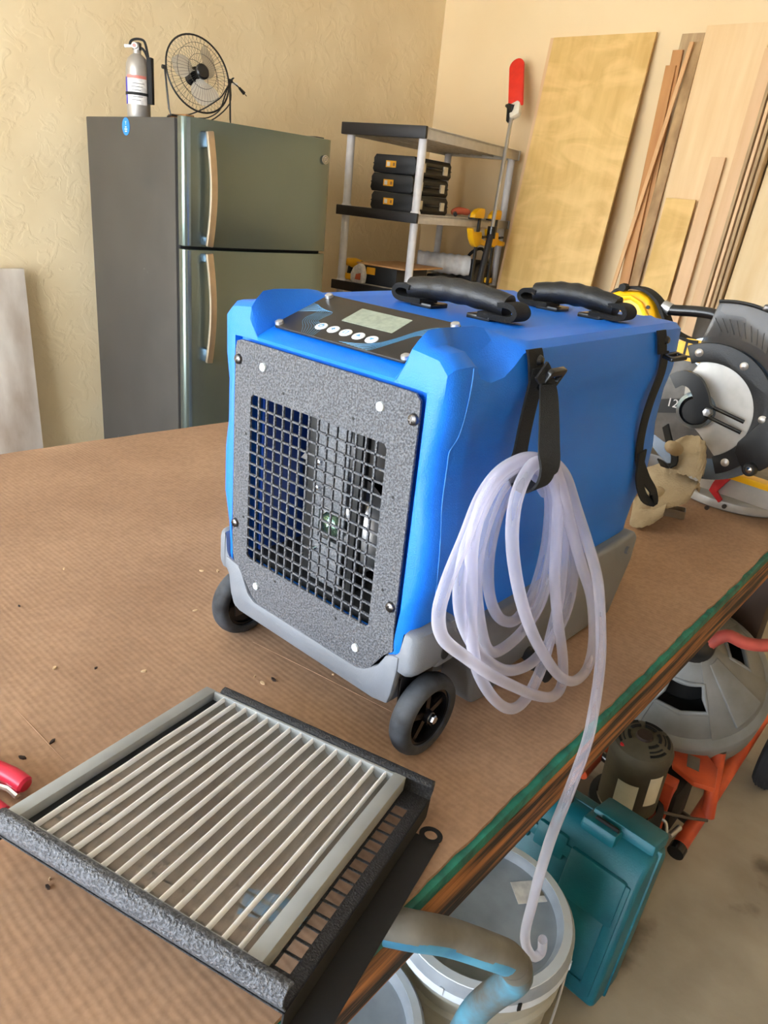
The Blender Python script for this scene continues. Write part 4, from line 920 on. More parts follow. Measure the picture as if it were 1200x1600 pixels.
part('gear_case', MB().bx(.10, .25, 1.06, 1.20, .06, .20), 'matte_black', dr, bevel=.02)
part('handle_rod', MB().tube([AZ(1030, 1268, .16), AZ(1070, 1277, .14), AZ(1105, 1282, .13)], .004, 8), 'dark_steel', dr)
part('clevis', MB().tube(spline([AZ(1026, 1295, .13), AZ(1030, 1280, .14), AZ(1040, 1285, .14), AZ(1042, 1300, .12)], 4), .004, 8), 'steel', dr)
part('pin', MB().tube([AZ(1046, 1306, .10), AZ(1062, 1293, .10)], .007, 10), 'steel', dr)
wc = AZ(1187, 1178, .085); MW = frame(V((wc.x + .035, wc.y, .085)), V((0, 1, 0)), V((0, 0, 1)), V((1, 0, 0)))
wt = part('tyre', MB().lathe([(.05, -.026), (.072, -.028), (.082, -.020), (.085, 0), (.082, .020), (.072, .028), (.05, .026), (.048, 0), (.05, -.026)], 40, MW), 'tyre', dr, label='black ribbed rubber tyre')
part('wheel_rim', MB().lathe([(0, .022), (.02, .022), (.03, .012), (.05, .016), (.05, -.016), (0, -.016)], 30, MW), 'alu_dark', wt)
for z_ in (-.012, -.004, .004, .012): part('tread_rib', MB().lathe([(.0835, z_ - .002), (.0865, z_ - .002), (.0865, z_ + .002), (.0835, z_ + .002), (.0835, z_ - .002)], 40, MW), 'tyre', wt)

# teal tool case, upright
cs = thing('tool_case', 'teal plastic power tool case standing upright under the bench', 'tool case', (.115, .612, .017), (-.235, 0, -.03))
CM = EM[cs.name]
lc = lambda p: CM.inverted() @ V(p)
CW, CD, CH = .200, .066, .350
bodyp = [(-CD, .012), (-CD + .02, 0), (CD - .02, 0), (CD, .012), (CD, CH - .03), (CD - .03, CH), (-CD + .045, CH), (-CD + .02, CH - .012), (-CD, CH - .05)]
sh = part('shell', MB().prism(bodyp, -CW, CW, frame((0, 0, 0), (0, 1, 0), (0, 0, 1), (1, 0, 0))), 'teal_case', cs, True, .010, seg=3)
part('seam_ridge', MB().ring_plate([(-CW - .004, .004), (CW + .004, .004), (CW + .004, CH + .003), (-CW - .004, CH + .003)], [(-CW + .02, .02), (CW - .02, .02), (CW - .02, CH - .02), (-CW + .02, CH - .02)], -.004, .004, frame((0, .0, 0), (1, 0, 0), (0, 0, 1), (0, -1, 0))), 'teal_case', cs, True, .002)
part('lid_rib', MB().ring_plate([(-CW + .03, .03), (CW - .012, .03), (CW - .012, CH - .06), (-CW + .03, CH - .06)], [(-CW + .05, .05), (CW - .035, .05), (CW - .035, CH - .085), (-CW + .05, CH - .085)], 0, .006, frame((0, -CD, 0), (1, 0, 0), (0, 0, 1), (0, -1, 0))), 'teal_case', cs, True, .003)
for x0, x1, z0, z1, d_ in ((.06, CW - .02, CH - .16, CH - .055, .010), (-.02, .05, CH - .10, CH - .045, .008), (-.10, -.03, CH - .10, CH - .045, .008)):
    part('moulded_panel', MB().bx(x0, x1, -CD - d_, -CD + .01, z0, z1), 'teal_case', cs, True, .006)
part('top_block', MB().bx(.06, CW - .005, -CD + .040, CD - .012, CH - .012, CH + .020), 'teal_case', cs, True, .008)
part('top_block', MB().bx(.055, .13, -CD + .006, CD - .05, CH - .02, CH + .010), 'teal_case', cs, True, .008)
part('case_latch', MB().bx(.075, .125, -CD + .022, -CD + .030, CH - .012, CH + .016), 'matte_black', cs, True, .002)
part('case_handle', MB().tube(spline([(-.16, -.02, CH - .01), (-.155, -.02, CH + .022), (-.12, -.02, CH + .034), (-.02, -.02, CH + .034), (.0, -.02, CH + .022), (.005, -.02, CH - .01)], 5), .013, 12), 'matte_black', cs, True, label='black plastic handle')
# puddle shaped wet mark on the lid face
part('wet_mark', MB().prism([(-.02, .09), (.0, .05), (.03, .06), (.045, .12), (.04, .19), (.015, .20), (-.01, .15)], 0, .0006, frame((0, -CD - .0002, 0), (1, 0, 0), (0, 0, 1), (0, -1, 0))), pm('wet_teal', S(8, 78, 94), .15), cs, True, smooth=0)

# buckets
def bucket(name, c, r, h, lab, lid='lid_grey', sticker=False, bail=False):
    b0 = thing(name, lab, 'bucket', (c[0], c[1], 0)); Mb = Matrix.Translation((c[0], c[1], 0))
    part('pail', MB().lathe([(0, 0), (r * .84, 0), (r * .86, .006), (r * .95, h - .09), (r * 1.0, h - .085), (r * 1.0, h - .075), (r * .955, h - .07), (r * .96, h - .045), (r * 1.0, h - .04), (r * 1.0, h - .03), (r * .96, h - .025), (r * .965, h - .006), (0, h - .006)], 48, Mb), 'bucket_grey', b0)
    ld = part('lid', MB().lathe([(0, h - .004), (r * .80, h - .004), (r * .84, h - .002), (r * .86, h + .008), (r * .90, h + .013), (r * 1.0, h + .011), (r * 1.035, h + .003), (r * 1.04, h - .024), (r * 1.02, h - .024), (r * 1.02, h - .006), (0, h - .008)], 56, Mb), lid, b0)
    part('lid_rim', MB().lathe([(r * .90, h + .0135), (r * .99, h + .0125), (r * 1.03, h + .004), (r * 1.045, h - .022), (r * 1.035, h - .022), (r * 1.02, h), (r * .9, h + .012), (r * .9, h + .0135)], 56, Mb), 'lid_white', ld)
    for k in range(8):
        a = k * PI / 4 + .2
        part('lid_tab', MB().box((r * 1.046, 0, h - .012), (.002, .006, .016), Mb @ Matrix.Rotation(a, 4, 'Z')), 'matte_black' if k % 2 else 'lid_white', ld)
    if sticker:
        part('lid_sticker', MB().prism([(-.035, -.022), (.035, -.022), (.035, .022), (-.035, .022)], h - .004, h - .0032, Mb @ Matrix.Translation((.04, .10, 0)) @ Matrix.Rotation(.9, 4, 'Z')), 'label_white', ld)
        part('sticker_patch', MB().prism([(-.012, -.006), (.012, -.006), (.012, .006), (-.012, .006)], h - .0032, h - .0028, Mb @ Matrix.Translation((.05, .106, 0)) @ Matrix.Rotation(.9, 4, 'Z')), 'tin', ld)
    if bail:
        q_ = [V((c[0] + r * math.cos(a) * 1.03, c[1] + r * math.sin(a) * 1.03, h - .05 - dz_)) for a, dz_ in [(.55, 0), (.35, .03), (.1, .10), (-.1, .17), (-.35, .22), (-.7, .24), (-1.1, .20)]]
        part('bail_wire', MB().tube(spline(q_, 5), .0022, 8), 'steel', b0)
    return b0
bucket('bucket', (.150, .318), .150, .372, 'grey lidded plastic bucket between the bench and the teal case', sticker=True, bail=True)
bucket('bucket', (.085, .02), .140, .33, 'grey lidded plastic bucket nearest the camera under the bench', lid='lid_grey')

# bent steel pipe handle
hp = thing('bent_pipe', 'bent steel pipe with worn light blue paint leaning at the bench edge', 'pipe', tuple(AZ(720, 1600, 0)))
q = [AZ(700, 1660, .60), AZ(735, 1590, .66), AZ(770, 1555, .715), AZ(800, 1535, .75), AZ(809, 1520, .775), AZ(795, 1497, .80), AZ(760, 1482, .83), AZ(700, 1462, .858), AZ(645, 1452, .888), AZ(596, 1442, .892)]
q2 = [V((q[0].x - .06, q[0].y - .0, .0)), V((q[0].x - .035, q[0].y, .3))]
pp = spline(q, 5)
part('pipe_arm', MB().tube(pp[22:], .0155, 18), 'pipe_worn', hp, label='worn bare part of the pipe')
part('pipe_leg', MB().tube([V((q[0].x - .03, q[0].y + .03, .0)), V((q[0].x - .02, q[0].y + .02, .3))] + pp[:23], .0155, 18), 'pipe_paint', hp, label='blue painted part of the pipe')
part('pipe_underside', MB().tube([p + V((.0012, -.0012, -.0032)) for p in pp[26:]], .0142, 18), 'pipe_blue', hp, label='blue paint left on the underside')
part('weld_bead', MB().tube([pp[21], pp[22], pp[23]], [.0158, .0166, .0158], 18), 'pipe_worn', hp)

# ------------------------------------------------------------------ refrigerator
FH = 1.678
A_, B_, C_ = AZ(132.5, 180.8, FH), AZ(272, 180, FH), AZ(500, 218.5, FH)
yaw = math.radians(-4.4)
fr = thing('refrigerator', 'dark grey top freezer refrigerator against the stucco wall', 'refrigerator', (B_.x, B_.y, 0), (0, 0, yaw))
FD, FW, SEAM = .80, .745, 1.200      # local frame: x to the front, y along the width; origin at the front left edge of the cabinet
cab = part('cabinet', MB().bx(-FD, 0, 0, FW, .03, FH - .006), 'fridge_side', fr, True, .004)
part('toe_grille', MB().bx(-.04, -.02, .02, FW - .02, 0.0, .05), 'gasket', fr, True)
for yy in (.05, FW - .09):
    part('foot', MB().lathe([(0, 0), (.02, 0), (.02, .03), (0, .03)], 14, Matrix.Translation((-.06, yy + .02, 0))), 'gasket', fr, True)
    part('foot', MB().lathe([(0, 0), (.02, 0), (.02, .03), (0, .03)], 14, Matrix.Translation((-FD + .06, yy + .02, 0))), 'gasket', fr, True)
part('door_seal', MB().bx(0, .022, .008, FW - .008, .06, FH - .012), 'gasket', fr, True)
def door(z0, z1, nm):
    pts_ = [(.022, .0), (.050, .0), (.060, .006), (.066, .018)]
    for i in range(9): t = i / 8; pts_.append((.068 + .014 * math.sin(PI * t), .022 + (FW - .044) * t))
    pts_ += [(.066, FW - .018), (.060, FW - .006), (.050, FW), (.022, FW)]
    return part(nm, MB().prism(pts_, z0, z1), 'fridge_door', fr, True, .003, smooth=30)
d1 = door(SEAM + .006, FH, 'freezer_door'); d2 = door(.06, SEAM - .006, 'fresh_food_door')
for dd_, z0, z1 in ((d1, SEAM + .006, FH), (d2, .06, SEAM - .006)):
    part('door_edge_trim', MB().prism([(.0655, .0165), (.0685, .022), (.0705, .030), (.0665, .030), (.064, .020)], z0 + .004, z1 - .004), 'fridge_edge', dd_, True)  # bluish strip standing in for the sky's highlight on the rounded door edge
def fhandle(dd_, z0, z1, top):
    hy_ = .085; pts_ = []
    for i in range(13):
        t = i / 12; z = z0 + (z1 - z0) * t; pts_.append(V((.118 + .012 * math.sin(PI * t), hy_ + .012 * math.sin(PI * t), z)))
    h_ = part('door_handle', MB().ribbon(pts_, (0, 1, 0), .030, .018), 'handle_metal', dd_, True, .004)
    za = z1 - .03 if top else z0 + .03
    part('handle_mount', MB().bx(.066, .122, hy_ - .013, hy_ + .013, za - .028, za + .028), 'fridge_edge', dd_, True, .005)
    zb = z0 + .02 if top else z1 - .02
    part('handle_mount', MB().bx(.066, .120, hy_ - .012, hy_ + .012, zb - .016, zb + .016), 'fridge_edge', dd_, True, .004)
fhandle(d1, SEAM + .012, 1.635, True); fhandle(d2, .735, SEAM - .014, False)
bgm = frame((.0745, FW - .045, 1.595), (0, 1, 0), (0, 0, 1), (1, 0, 0))
bd = part('badge', MB().lathe([(0, .004), (.016, .004), (.0185, .003), (.019, 0)], 28, bgm), 'badge', d1, True, label='round chrome badge')
part('badge_monogram', MB().ring_plate(disc(24, .0145), disc(24, .0125), .004, .0045, bgm).tube([bgm @ V((p.x, p.y, .0042)) for p in spline([(-.002, .006, 0), (-.008, .003, 0), (-.007, -.006, 0), (-.001, -.005, 0), (.0, .003, 0), (.007, .006, 0), (.003, .0, 0), (.008, -.005, 0)], 4)], .0009, 5), 'dark_steel', fr, True)
skm = frame((-.405, -.0006, 1.635), (1, 0, 0), (0, 0, 1), (0, -1, 0))
part('round_sticker', MB().lathe([(0, .0008), (.034, .0008), (.034, 0)], 36, skm), 'sticker_blue', fr, True, label='round blue sticker')
part('sticker_mark', text_mb('Y', .022, skm @ Matrix.Translation((0, .012, .001)), .0003), 'white_plastic', fr, True, smooth=0)
part('sticker_mark', MB().bx(-.012, .012, -.012, -.008, .0008, .0012, skm).bx(-.009, .009, -.020, -.016, .0008, .0012, skm).bx(-.006, .006, -.004, .0, .0008, .0012, skm), 'white_plastic', fr, True, smooth=0)
part('top_hinge', MB().bx(-.05, .03, FW - .07, FW - .02, FH - .006, FH + .008), 'fridge_side', fr, True, .003)
FMx = EM[fr.name]

# wooden offcut on top
solo('wood_offcut', MB().bx(-.16, -.02, .06, .10, FH - .006, FH + .012, FMx), 'brown_wood', 'small brown wood offcut on top of the refrigerator', 'wood block', bevel=.002)

# fire extinguisher
ep = FMx @ V((-.395, .055, FH - .006))
ex = thing('fire_extinguisher', 'silver fire extinguisher with white label on top of the refrigerator', 'fire extinguisher', tuple(ep), (0, 0, math.radians(35)))
ex.scale = (.9, .9, .76)
er = .053
part('cylinder', MB().lathe([(0, 0), (er * .92, 0), (er, .008), (er, .235), (er * .96, .262), (er * .80, .288), (er * .5, .305), (er * .34, .312), (er * .32, .330), (0, .330)], 40), 'extinguisher', ex, True)
def band(a0, a1, z0, z1, mt_, nm): return part(nm, MB().lathe([(er + .0003, z0), (er + .0010, z0), (er + .0010, z1), (er + .0003, z1), (er + .0003, z0)], 16, None, a0, a1), mt_, ex, True)
band(-2.2, -.4, .065, .19, 'label_white', 'paper_label'); band(-2.2, -.4, .19, .205, 'label_red', 'label_stripe'); band(-2.75, -2.2, .065, .195, 'label_purple', 'label_panel')
tx = MB()
for k in range(6): tx.lathe([(er + .0011, .085 + k * .016), (er + .0015, .085 + k * .016), (er + .0015, .0875 + k * .016), (er + .0011, .0875 + k * .016), (er + .0011, .085 + k * .016)], 8, None, -1.75 + .1 * (k % 2), -.95 + .15 * (k % 3))
part('label_print', tx, 'case_black', ex, True)
part('mount_band', MB().lathe([(er + .001, .110), (er + .0035, .110), (er + .0035, .124), (er + .001, .124), (er + .001, .110)], 40), 'matte_black', ex, True)
part('band_clasp', MB().bx(er - .005, er + .020, -.014, .014, .075, .30), 'matte_black', ex, True, .003)
part('valve_head', MB().bx(-.017, .017, -.014, .014, .328, .366), 'dark_steel', ex, True, .004)
part('lever', MB().tube(spline([(-.034, 0, .352), (-.026, 0, .372), (.0, 0, .382), (.030, 0, .378), (.042, 0, .355), (.052, 0, .30), (.060, 0, .27)], 4), [.006] * 25, 8), 'matte_black', ex, True)
part('lever', MB().tube(spline([(.01, 0, .345), (.030, 0, .335), (.046, 0, .305), (.058, 0, .265)], 4), .006, 8), 'matte_black', ex, True)
part('gauge', MB().lathe([(0, .010), (.013, .010), (.015, .008), (.015, 0)], 20, frame((-.002, -.014, .348), (1, 0, 0), (0, 0, 1), (0, -1, 0))), 'label_white', ex, True)
part('gauge_face', MB().lathe([(0, .0108), (.009, .0108), (.009, .0102)], 20, frame((-.002, -.014, .348), (1, 0, 0), (0, 0, 1), (0, -1, 0))), 'label_red', ex, True)
part('nozzle', MB().tube([(-.016, 0, .348), (-.058, 0, .345)], [.006, .0085], 12), 'white_plastic', ex, True)

# desk fan
fp_ = FMx @ V((-.10, .165, FH))
fn = thing('desk_fan', 'small black wire desk fan with clear blades on top of the refrigerator', 'fan', tuple(fp_), (0, 0, math.radians(-4)))
fn.scale = (.84, .84, .84)
FR = .168; ctr = V((0, 0, .20)); til = math.radians(14)
fx = V((math.cos(til), 0, math.sin(til))); FN = frame(ctr, V((0, 1, 0)), V((-math.sin(til), 0, math.cos(til))), fx)
part('guard_ring', MB().tube([FN @ V((FR * math.cos(a), FR * math.sin(a), 0)) for a in [2 * PI * k / 48 for k in range(48)]], .0042, 8, closed=True), 'wire', fn, True)
for sgn, nm in ((1, 'front_guard'), (-1, 'rear_guard')):
    wm = MB()
    for k in range(48):
        a = 2 * PI * k / 48; c, s_ = math.cos(a), math.sin(a)
        wm.tube([FN @ V((r * c, r * s_, sgn * z)) for r, z in [(FR, 0), (FR * .93, .018), (FR * .6, .036), (.03, .042)]], .0006, 4, caps=False)
    for r, z in ((FR * .75, .029), (FR * .45, .040)):
        wm.tube([FN @ V((r * math.cos(a), r * math.sin(a), sgn * z)) for a in [2 * PI * k / 40 for k in range(40)]], .0011, 4, closed=True)
    part(nm, wm, 'wire', fn, True)
part('hub_cap', MB().lathe([(0, .050), (.028, .048), (.034, .042), (.034, .034), (0, .034)], 28, FN), 'gloss_black', fn, True)
part('fan_motor', MB().lathe([(0, -.075), (.032, -.07), (.036, -.05), (.036, -.01), (0, -.01)], 24, FN), 'gloss_black', fn, True)
for k in range(3):
    R_ = []
    for i in range(9):
        t = i / 8; r = .022 + t * .112; a0 = 2 * PI * k / 3 + .4 + .55 * t; wd = .38 + .32 * math.sin(PI * min(1, t * 1.05)); wd *= (1 if t < .9 else .75)
        R_.append([FN @ V((r * math.cos(a0 - wd), r * math.sin(a0 - wd), -.016)), FN @ V((r * math.cos(a0), r * math.sin(a0), .0)), FN @ V((r * math.cos(a0 + wd), r * math.sin(a0 + wd), .020)),
                   FN @ V((r * math.cos(a0 + wd), r * math.sin(a0 + wd), .0188)), FN @ V((r * math.cos(a0), r * math.sin(a0), -.0012)), FN @ V((r * math.cos(a0 - wd), r * math.sin(a0 - wd), -.0172))])
    part('fan_blade', MB().rings(R_), 'fan_clear', fn, True, smooth=60)
sy_ = FR + .008
part('stand', MB().tube([(.0, -sy_, .20), (.02, -sy_ + .008, .03), (.03, -sy_ + .012, .006), (.03, sy_ - .012, .006), (.02, sy_ - .008, .03), (.0, sy_, .20)], .0045, 8), 'wire', fn, True)
part('stand_rear', MB().tube([(.03, -sy_ + .012, .006), (-.10, -.11, .006), (-.10, .11, .006), (.03, sy_ - .012, .006)], .0045, 8), 'wire', fn, True)
for s in (-1, 1): part('tilt_knob', MB().tube([(.0, s * (sy_ - .004), .20), (0, s * (sy_ + .012), .20)], .009, 12), 'wire', fn, True)
cord = spline([(-.03, -.13, .012), (.0, -.06, .02), (.03, .0, .05), (.05, .05, .085), (.045, .10, .12), (.02, .15, .17), (.0, sy_ + .01, .205), (.005, sy_ + .02, .215), (.0, sy_ + .002, .20), (.03, .13, .13), (.045, .09, .06), (.04, .03, .02), (.03, -.02, .01), (.02, .06, .012), (.0, sy_, .10), (.0, sy_ + .005, .19), (.0, sy_ + .035, .188), (-.0, sy_ + .06, .175)], 5)
part('power_cord', MB().tube(cord, .0032, 6), 'wire', fn, True)
part('plug', MB().tube([(0, sy_ + .055, .178), (0, sy_ + .085, .158)], [.006, .009], 8).tube([(0, sy_ + .085, .158), (0, sy_ + .10, .148)], .002, 6), 'wire', fn, True)
part('cord_tag', MB().bx(-.001, .001, sy_ + .014, sy_ + .045, .185, .197), 'label_white', fn, True)

# old board leaning at the left wall
p = AX(38, 420, -3.13); q_ = AX(68, 698, -3.02)
sl = (q_.x - p.x) / (q_.z - p.z); xb = p.x + sl * (0 - p.z); yb_ = p.y + (q_.y - p.y) / (q_.z - p.z) * (0 - p.z)
ob = MB(); 
ob.add([(p.x, p.y, p.z), (p.x, p.y - .62, p.z), (xb, yb_ - .62, 0), (xb, yb_, 0), (p.x - .02, p.y, p.z), (p.x - .02, p.y - .62, p.z), (xb - .02, yb_ - .62, 0), (xb - .02, yb_, 0)], [(0, 1, 2, 3), (7, 6, 5, 4), (0, 4, 5, 1), (1, 5, 6, 2), (2, 6, 7, 3), (3, 7, 4, 0)])
solo('old_panel', ob, 'old_board', 'weathered whitish wooden panel leaning on the wall left of the refrigerator', 'wooden panel', bevel=.003)

# ------------------------------------------------------------------ storage rack in the corner
RZ = 1.828
NR = AZ(667, 197.4, RZ); e2 = V((math.cos(math.radians(98)), math.sin(math.radians(98)), 0)); e1 = V((-e2.y, e2.x, 0))
RW, RL = .545, 1.19
rk = thing('storage_rack', 'plastic storage rack with grey shelves, black ends and pale posts', 'shelf rack', (NR.x, NR.y, 0), (0, 0, math.radians(8)))
KM = EM[rk.name]      # local: -x is to the left along the short end, y runs along the length
def kl(p): return KM @ V(p)
SH = [(1.828, .058), (1.402, .050), (.985, .050), (.56, .05), (.14, .05)]
for i, (zt_, th) in enumerate(SH):
    sf = MB().bx(-RW + .01, -.0, .004, RL - .004, zt_ - .014, zt_ - .002).bx(-.012, 0, .004, RL - .004, zt_ - th, zt_).bx(-RW, -RW + .012, .004, RL - .004, zt_ - th, zt_)
    for k in range(1, 6): sf.bx(-RW + .01 + (RW - .02) * k / 6 - .006, -RW + .01 + (RW - .02) * k / 6 + .006, .01, RL - .01, zt_ - th * .8, zt_ - .013)
    s_ = part('shelf', sf, 'shelf_grey', rk, True, .002)
    part('end_band', MB().bx(-RW - .004, .004, -.012, .010, zt_ - th, zt_ + .002), 'shelf_black', s_, True, .003, label='black shelf end')
    part('end_band', MB().bx(-RW - .004, .004, RL - .010, RL + .006, zt_ - th, zt_ + .002), 'shelf_grey', s_, True, .003)
zs = [z for z, t in SH]
for x in (-.035, -RW + .035):
    for y in (.035, RL - .035):
        pc = part('post', MB().lathe([(0, 0), (.023, 0), (.023, SH[0][0] - .05), (0, SH[0][0] - .05)], 18, Matrix.Translation((x, y, 0))), 'shelf_post', rk, True)
        if y < .1:
            for z, t in SH[1:]: part('collar', MB().lathe([(.023, z), (.030, z), (.026, z + .012), (.023, z + .012)], 18, Matrix.Translation((x, y, 0))), 'shelf_post', pc, True)

# three black power tool cases
def pcase(z, da, db, lab):
    c = thing('tool_case', lab, 'tool case', tuple(kl((-.235 + da, .28 + db, z))), (0, 0, math.radians(8)), 'black tool cases stacked on the rack')
    w_, l_, h_ = .145, .20, .094
    pr = [(-w_, .018), (-w_ + .012, 0), (w_ - .012, 0), (w_, .018), (w_ - .006, h_ * .46), (w_ + .004, h_ * .5), (w_ - .006, h_ * .54), (w_ - .004, h_ - .02), (w_ - .018, h_), (-w_ + .018, h_), (-w_ + .004, h_ - .02), (-w_ + .006, h_ * .54), (-w_ - .004, h_ * .5), (-w_ + .006, h_ * .46)]
    part('case_shell', MB().prism(pr, -l_, l_, frame((0, 0, 0), (1, 0, 0), (0, 0, 1), (0, -1, 0))), 'case_black', c, True, .006)
    pl_ = part('case_label', MB().bx(-.055, .012, -l_ - .0015, -l_ + .001, .030, .064), 'orange_label', c, True, label='yellow label')
    part('label_mark', MB().bx(-.048, -.028, -l_ - .002, -l_ - .0014, .036, .058), 'cream', c, True); part('label_mark', MB().bx(-.008, .004, -l_ - .002, -l_ - .0014, .038, .054), 'brown_wood', c, True)
    for y0 in (-l_ + .05, l_ - .10):
        part('case_latch', MB().bx(w_ - .004, w_ + .007, y0, y0 + .045, .022, .068), 'cream', c, True, .002)
    part('case_handle', MB().tube(spline([(w_ - .008, -.06, .047), (w_ + .014, -.05, .047), (w_ + .018, 0, .047), (w_ + .014, .05, .047), (w_ - .008, .06, .047)], 4), .008, 10), 'case_black', c, True)
zc = 1.402
pcase(zc, .005, 0, 'black tool case with a yellow label, bottom of the stack on the rack')
pcase(zc + .096, -.012, .01, 'black tool case with a yellow label, middle of the stack on the rack')
pcase(zc + .192, -.002, .005, 'black tool case with a yellow label, top of the stack on the rack')

# loose things at the front of that shelf
def box_thing(nm, lab, cat, loc, d, mat, rz=0, bevel=.004):
    return solo(nm, MB().box((0, 0, d[2] / 2), d, Matrix.Translation(loc) @ Matrix.Rotation(math.radians(8) + rz, 4, 'Z')), mat, lab, cat, bevel=bevel, seg=3)
sb = thing('spray_gun', 'small orange and grey tool beside the black cases', 'tool', tuple(kl((-.06, .60, zc))))
part('tool_body', MB().tube(spline([kl((-.10, .56, zc + .02)), kl((-.07, .60, zc + .035)), kl((-.03, .66, zc + .03))], 4), [.012, .018, .02, .022, .022, .02, .02, .018, .012], 12), 'brick_red', sb)
part('tool_grip', MB().tube([kl((-.09, .58, zc + .02)), kl((-.05, .52, zc + .012))], .012, 10), 'case_black', sb)
bxp = thing('small_carton', 'small pale blue carton on the edge of the middle rack shelf', 'carton', tuple(kl((-.05, .77, zc))))
part('carton_body', MB().bx(-.075, -.02, .735, .80, zc, zc + .030, KM), 'pale_blue', bxp, bevel=.002)
part('carton_flap', MB().bx(-.075, -.02, .735, .80, zc + .0302, zc + .032, KM), 'white_plastic', bxp)

# bar clamps gripping the shelf edge
def clamp(yk, lab, sc=1.0, below=.50):
    c = thing('bar_clamp', lab, 'clamp', tuple(kl((.025, yk, zc))), (0, 0, math.radians(8)), 'yellow bar clamps on the rack')
    c.scale = (1.15, 1.2, 1.0)
    Mx = frame((0, 0, 0), (0, 1, 0), (0, 0, 1), (1, 0, 0))
    part('fixed_jaw', MB().prism([(-.085, .004), (-.080, .030), (-.050, .052), (-.010, .062), (.020, .060), (.026, .04), (.022, .004)], -.016, .016, Mx), 'yellow', c, True, .004)
    part('jaw_pad', MB().bx(-.020, .020, -.090, -.050, -.004, .004), 'case_black', c, True, .001)
    part('bar', MB().bx(-.005, .005, -.010, .012, -below, .05), 'case_black', c, True, .001)
    part('sliding_jaw', MB().prism([(-.100, -.058), (-.085, -.052), (-.070, -.072), (-.030, -.078), (.018, -.072), (.026, -.100), (.020, -.150), (-.020, -.165), (-.045, -.150), (-.075, -.115)], -.018, .018, Mx), 'yellow', c, True, .006)
    part('trigger_grip', MB().prism([(.018, -.105), (.060, -.122), (.120, -.128), (.128, -.142), (.120, -.158), (.070, -.155), (.018, -.145)], -.014, .014, Mx), 'yellow', c, True, .005)
    part('trigger', MB().prism([(.022, -.088), (.060, -.100), (.108, -.096), (.110, -.108), (.060, -.114), (.022, -.104)], -.008, .008, Mx), 'case_black', c, True, .003)
    part('end_stop', MB().bx(-.010, .010, -.016, .018, -below - .012, -below), 'case_black', c, True, .002)
clamp(.70, 'yellow bar clamp on the rack edge, the one nearer the black cases')
clamp(.94, 'yellow bar clamp on the rack edge beside the pole saw')

# things on the third shelf
z3 = .985
ob_ = thing('parts_organizer', 'black parts organizer with a yellow latch and a board on top on the rack', 'organizer', tuple(kl((-.30, .22, z3))))
part('organizer_body', MB().bx(-.425, -.14, .07, .42, z3, z3 + .105, KM), 'case_black', ob_, bevel=.008)
part('organizer_latch', MB().bx(-.35, -.29, .064, .072, z3 + .055, z3 + .095, KM), 'orange_label', ob_, bevel=.002)
solo('wood_board', MB().bx(-.43, -.09, .068, .52, z3 + .106, z3 + .115, KM), 'cedar_light', 'flat wooden board lying on the black parts organizer', 'board', bevel=.002)
rb_ = thing('plastic_roll', 'white ribbed plastic roll on the rack behind the near post', 'roll', tuple(kl((-.16, .62, z3))))
prr = []
for k in range(40):
    t = k / 39; prr.append((.062 + .003 * math.sin(k * 1.1), -.17 + .34 * t))
rax = (e2 * .55 - e1 * .84).normalized()
part('roll_body', MB().lathe([(0, -.17)] + prr + [(0, .17)], 28, frame(kl((-.17, .66, z3 + .072 + .06)), V((0, 0, 1)).cross(rax).normalized() * -1, V((0, 0, 1)), rax)), 'bag_white', rb_, smooth=70)
part('roll_rest', MB().bx(-.24, -.10, .58, .74, z3, z3 + .064, KM), 'case_black', rb_, bevel=.01)
bgx = thing('tool_bag', 'black tool bag with yellow trim at the far end of the rack', 'tool bag', tuple(kl((-.12, .97, z3))))
part('bag_body', MB().prism([(-.13, 0), (.12, 0), (.14, .06), (.10, .13), (.0, .165), (-.10, .14), (-.15, .06)], -.10, .10, frame(kl((-.12, .97, z3)), e2, V((0, 0, 1)), -e1)), 'case_black', bgx, bevel=.02, seg=3)
part('bag_strap', MB().tube(spline([kl((-.10, .76, z3 + .07)), kl((-.06, .80, z3 + .20)), kl((-.04, .92, z3 + .235)), kl((-.04, 1.02, z3 + .17)), kl((-.06, 1.07, z3 + .07))], 5), .010, 8), 'webbing', bgx)
for dy_, dz_ in ((.92, .10), (1.0, .04), (1.05, .035)):
    part('yellow_trim', MB().box((0, 0, 0), (.02, .050, .035), Matrix.Translation(kl((-.012, dy_, z3 + dz_))) @ Matrix.Rotation(math.radians(8), 4, 'Z')), 'yellow', bgx, bevel=.008)
dl = thing('cordless_drill', 'yellow and black cordless drill at the left end of the rack shelf', 'drill', tuple(kl((-.50, .10, z3))))
dp_ = kl((-.478, .125, z3))
part('drill_body', MB().tube([dp_ + V((-.06, .0, .10)), dp_ + V((.0, .0, .10)), dp_ + V((.05, 0, .10))], [.024, .030, .022], 16), 'yellow', dl)
part('drill_chuck', MB().tube([dp_ + V((.05, 0, .10)), dp_ + V((.09, 0, .10))], [.018, .012], 14), 'case_black', dl)
part('drill_grip', MB().tube([dp_ + V((-.035, 0, .085)), dp_ + V((-.045, 0, .03))], .016, 12), 'case_black', dl)
part('drill_battery', MB().box((0, 0, 0), (.08, .055, .035), Matrix.Translation(dp_ + V((-.040, 0, .0185)))), 'yellow', dl, bevel=.005)
pk_ = thing('paper_pack', 'crumpled white and red paper pack beside the black organizer', 'paper pack', tuple(kl((-.41, -.03, z3))))
pr_ = [(-.045, 0), (.045, 0), (.05, .05), (.035, .10), (.01, .115), (-.03, .09), (-.05, .05)]
part('pack_body', MB().prism(pr_, -.02, .02, frame(kl((-.385, .036, z3)), -e1, V((0, 0, 1)), -e2)), 'label_white', pk_, bevel=.010, seg=3)
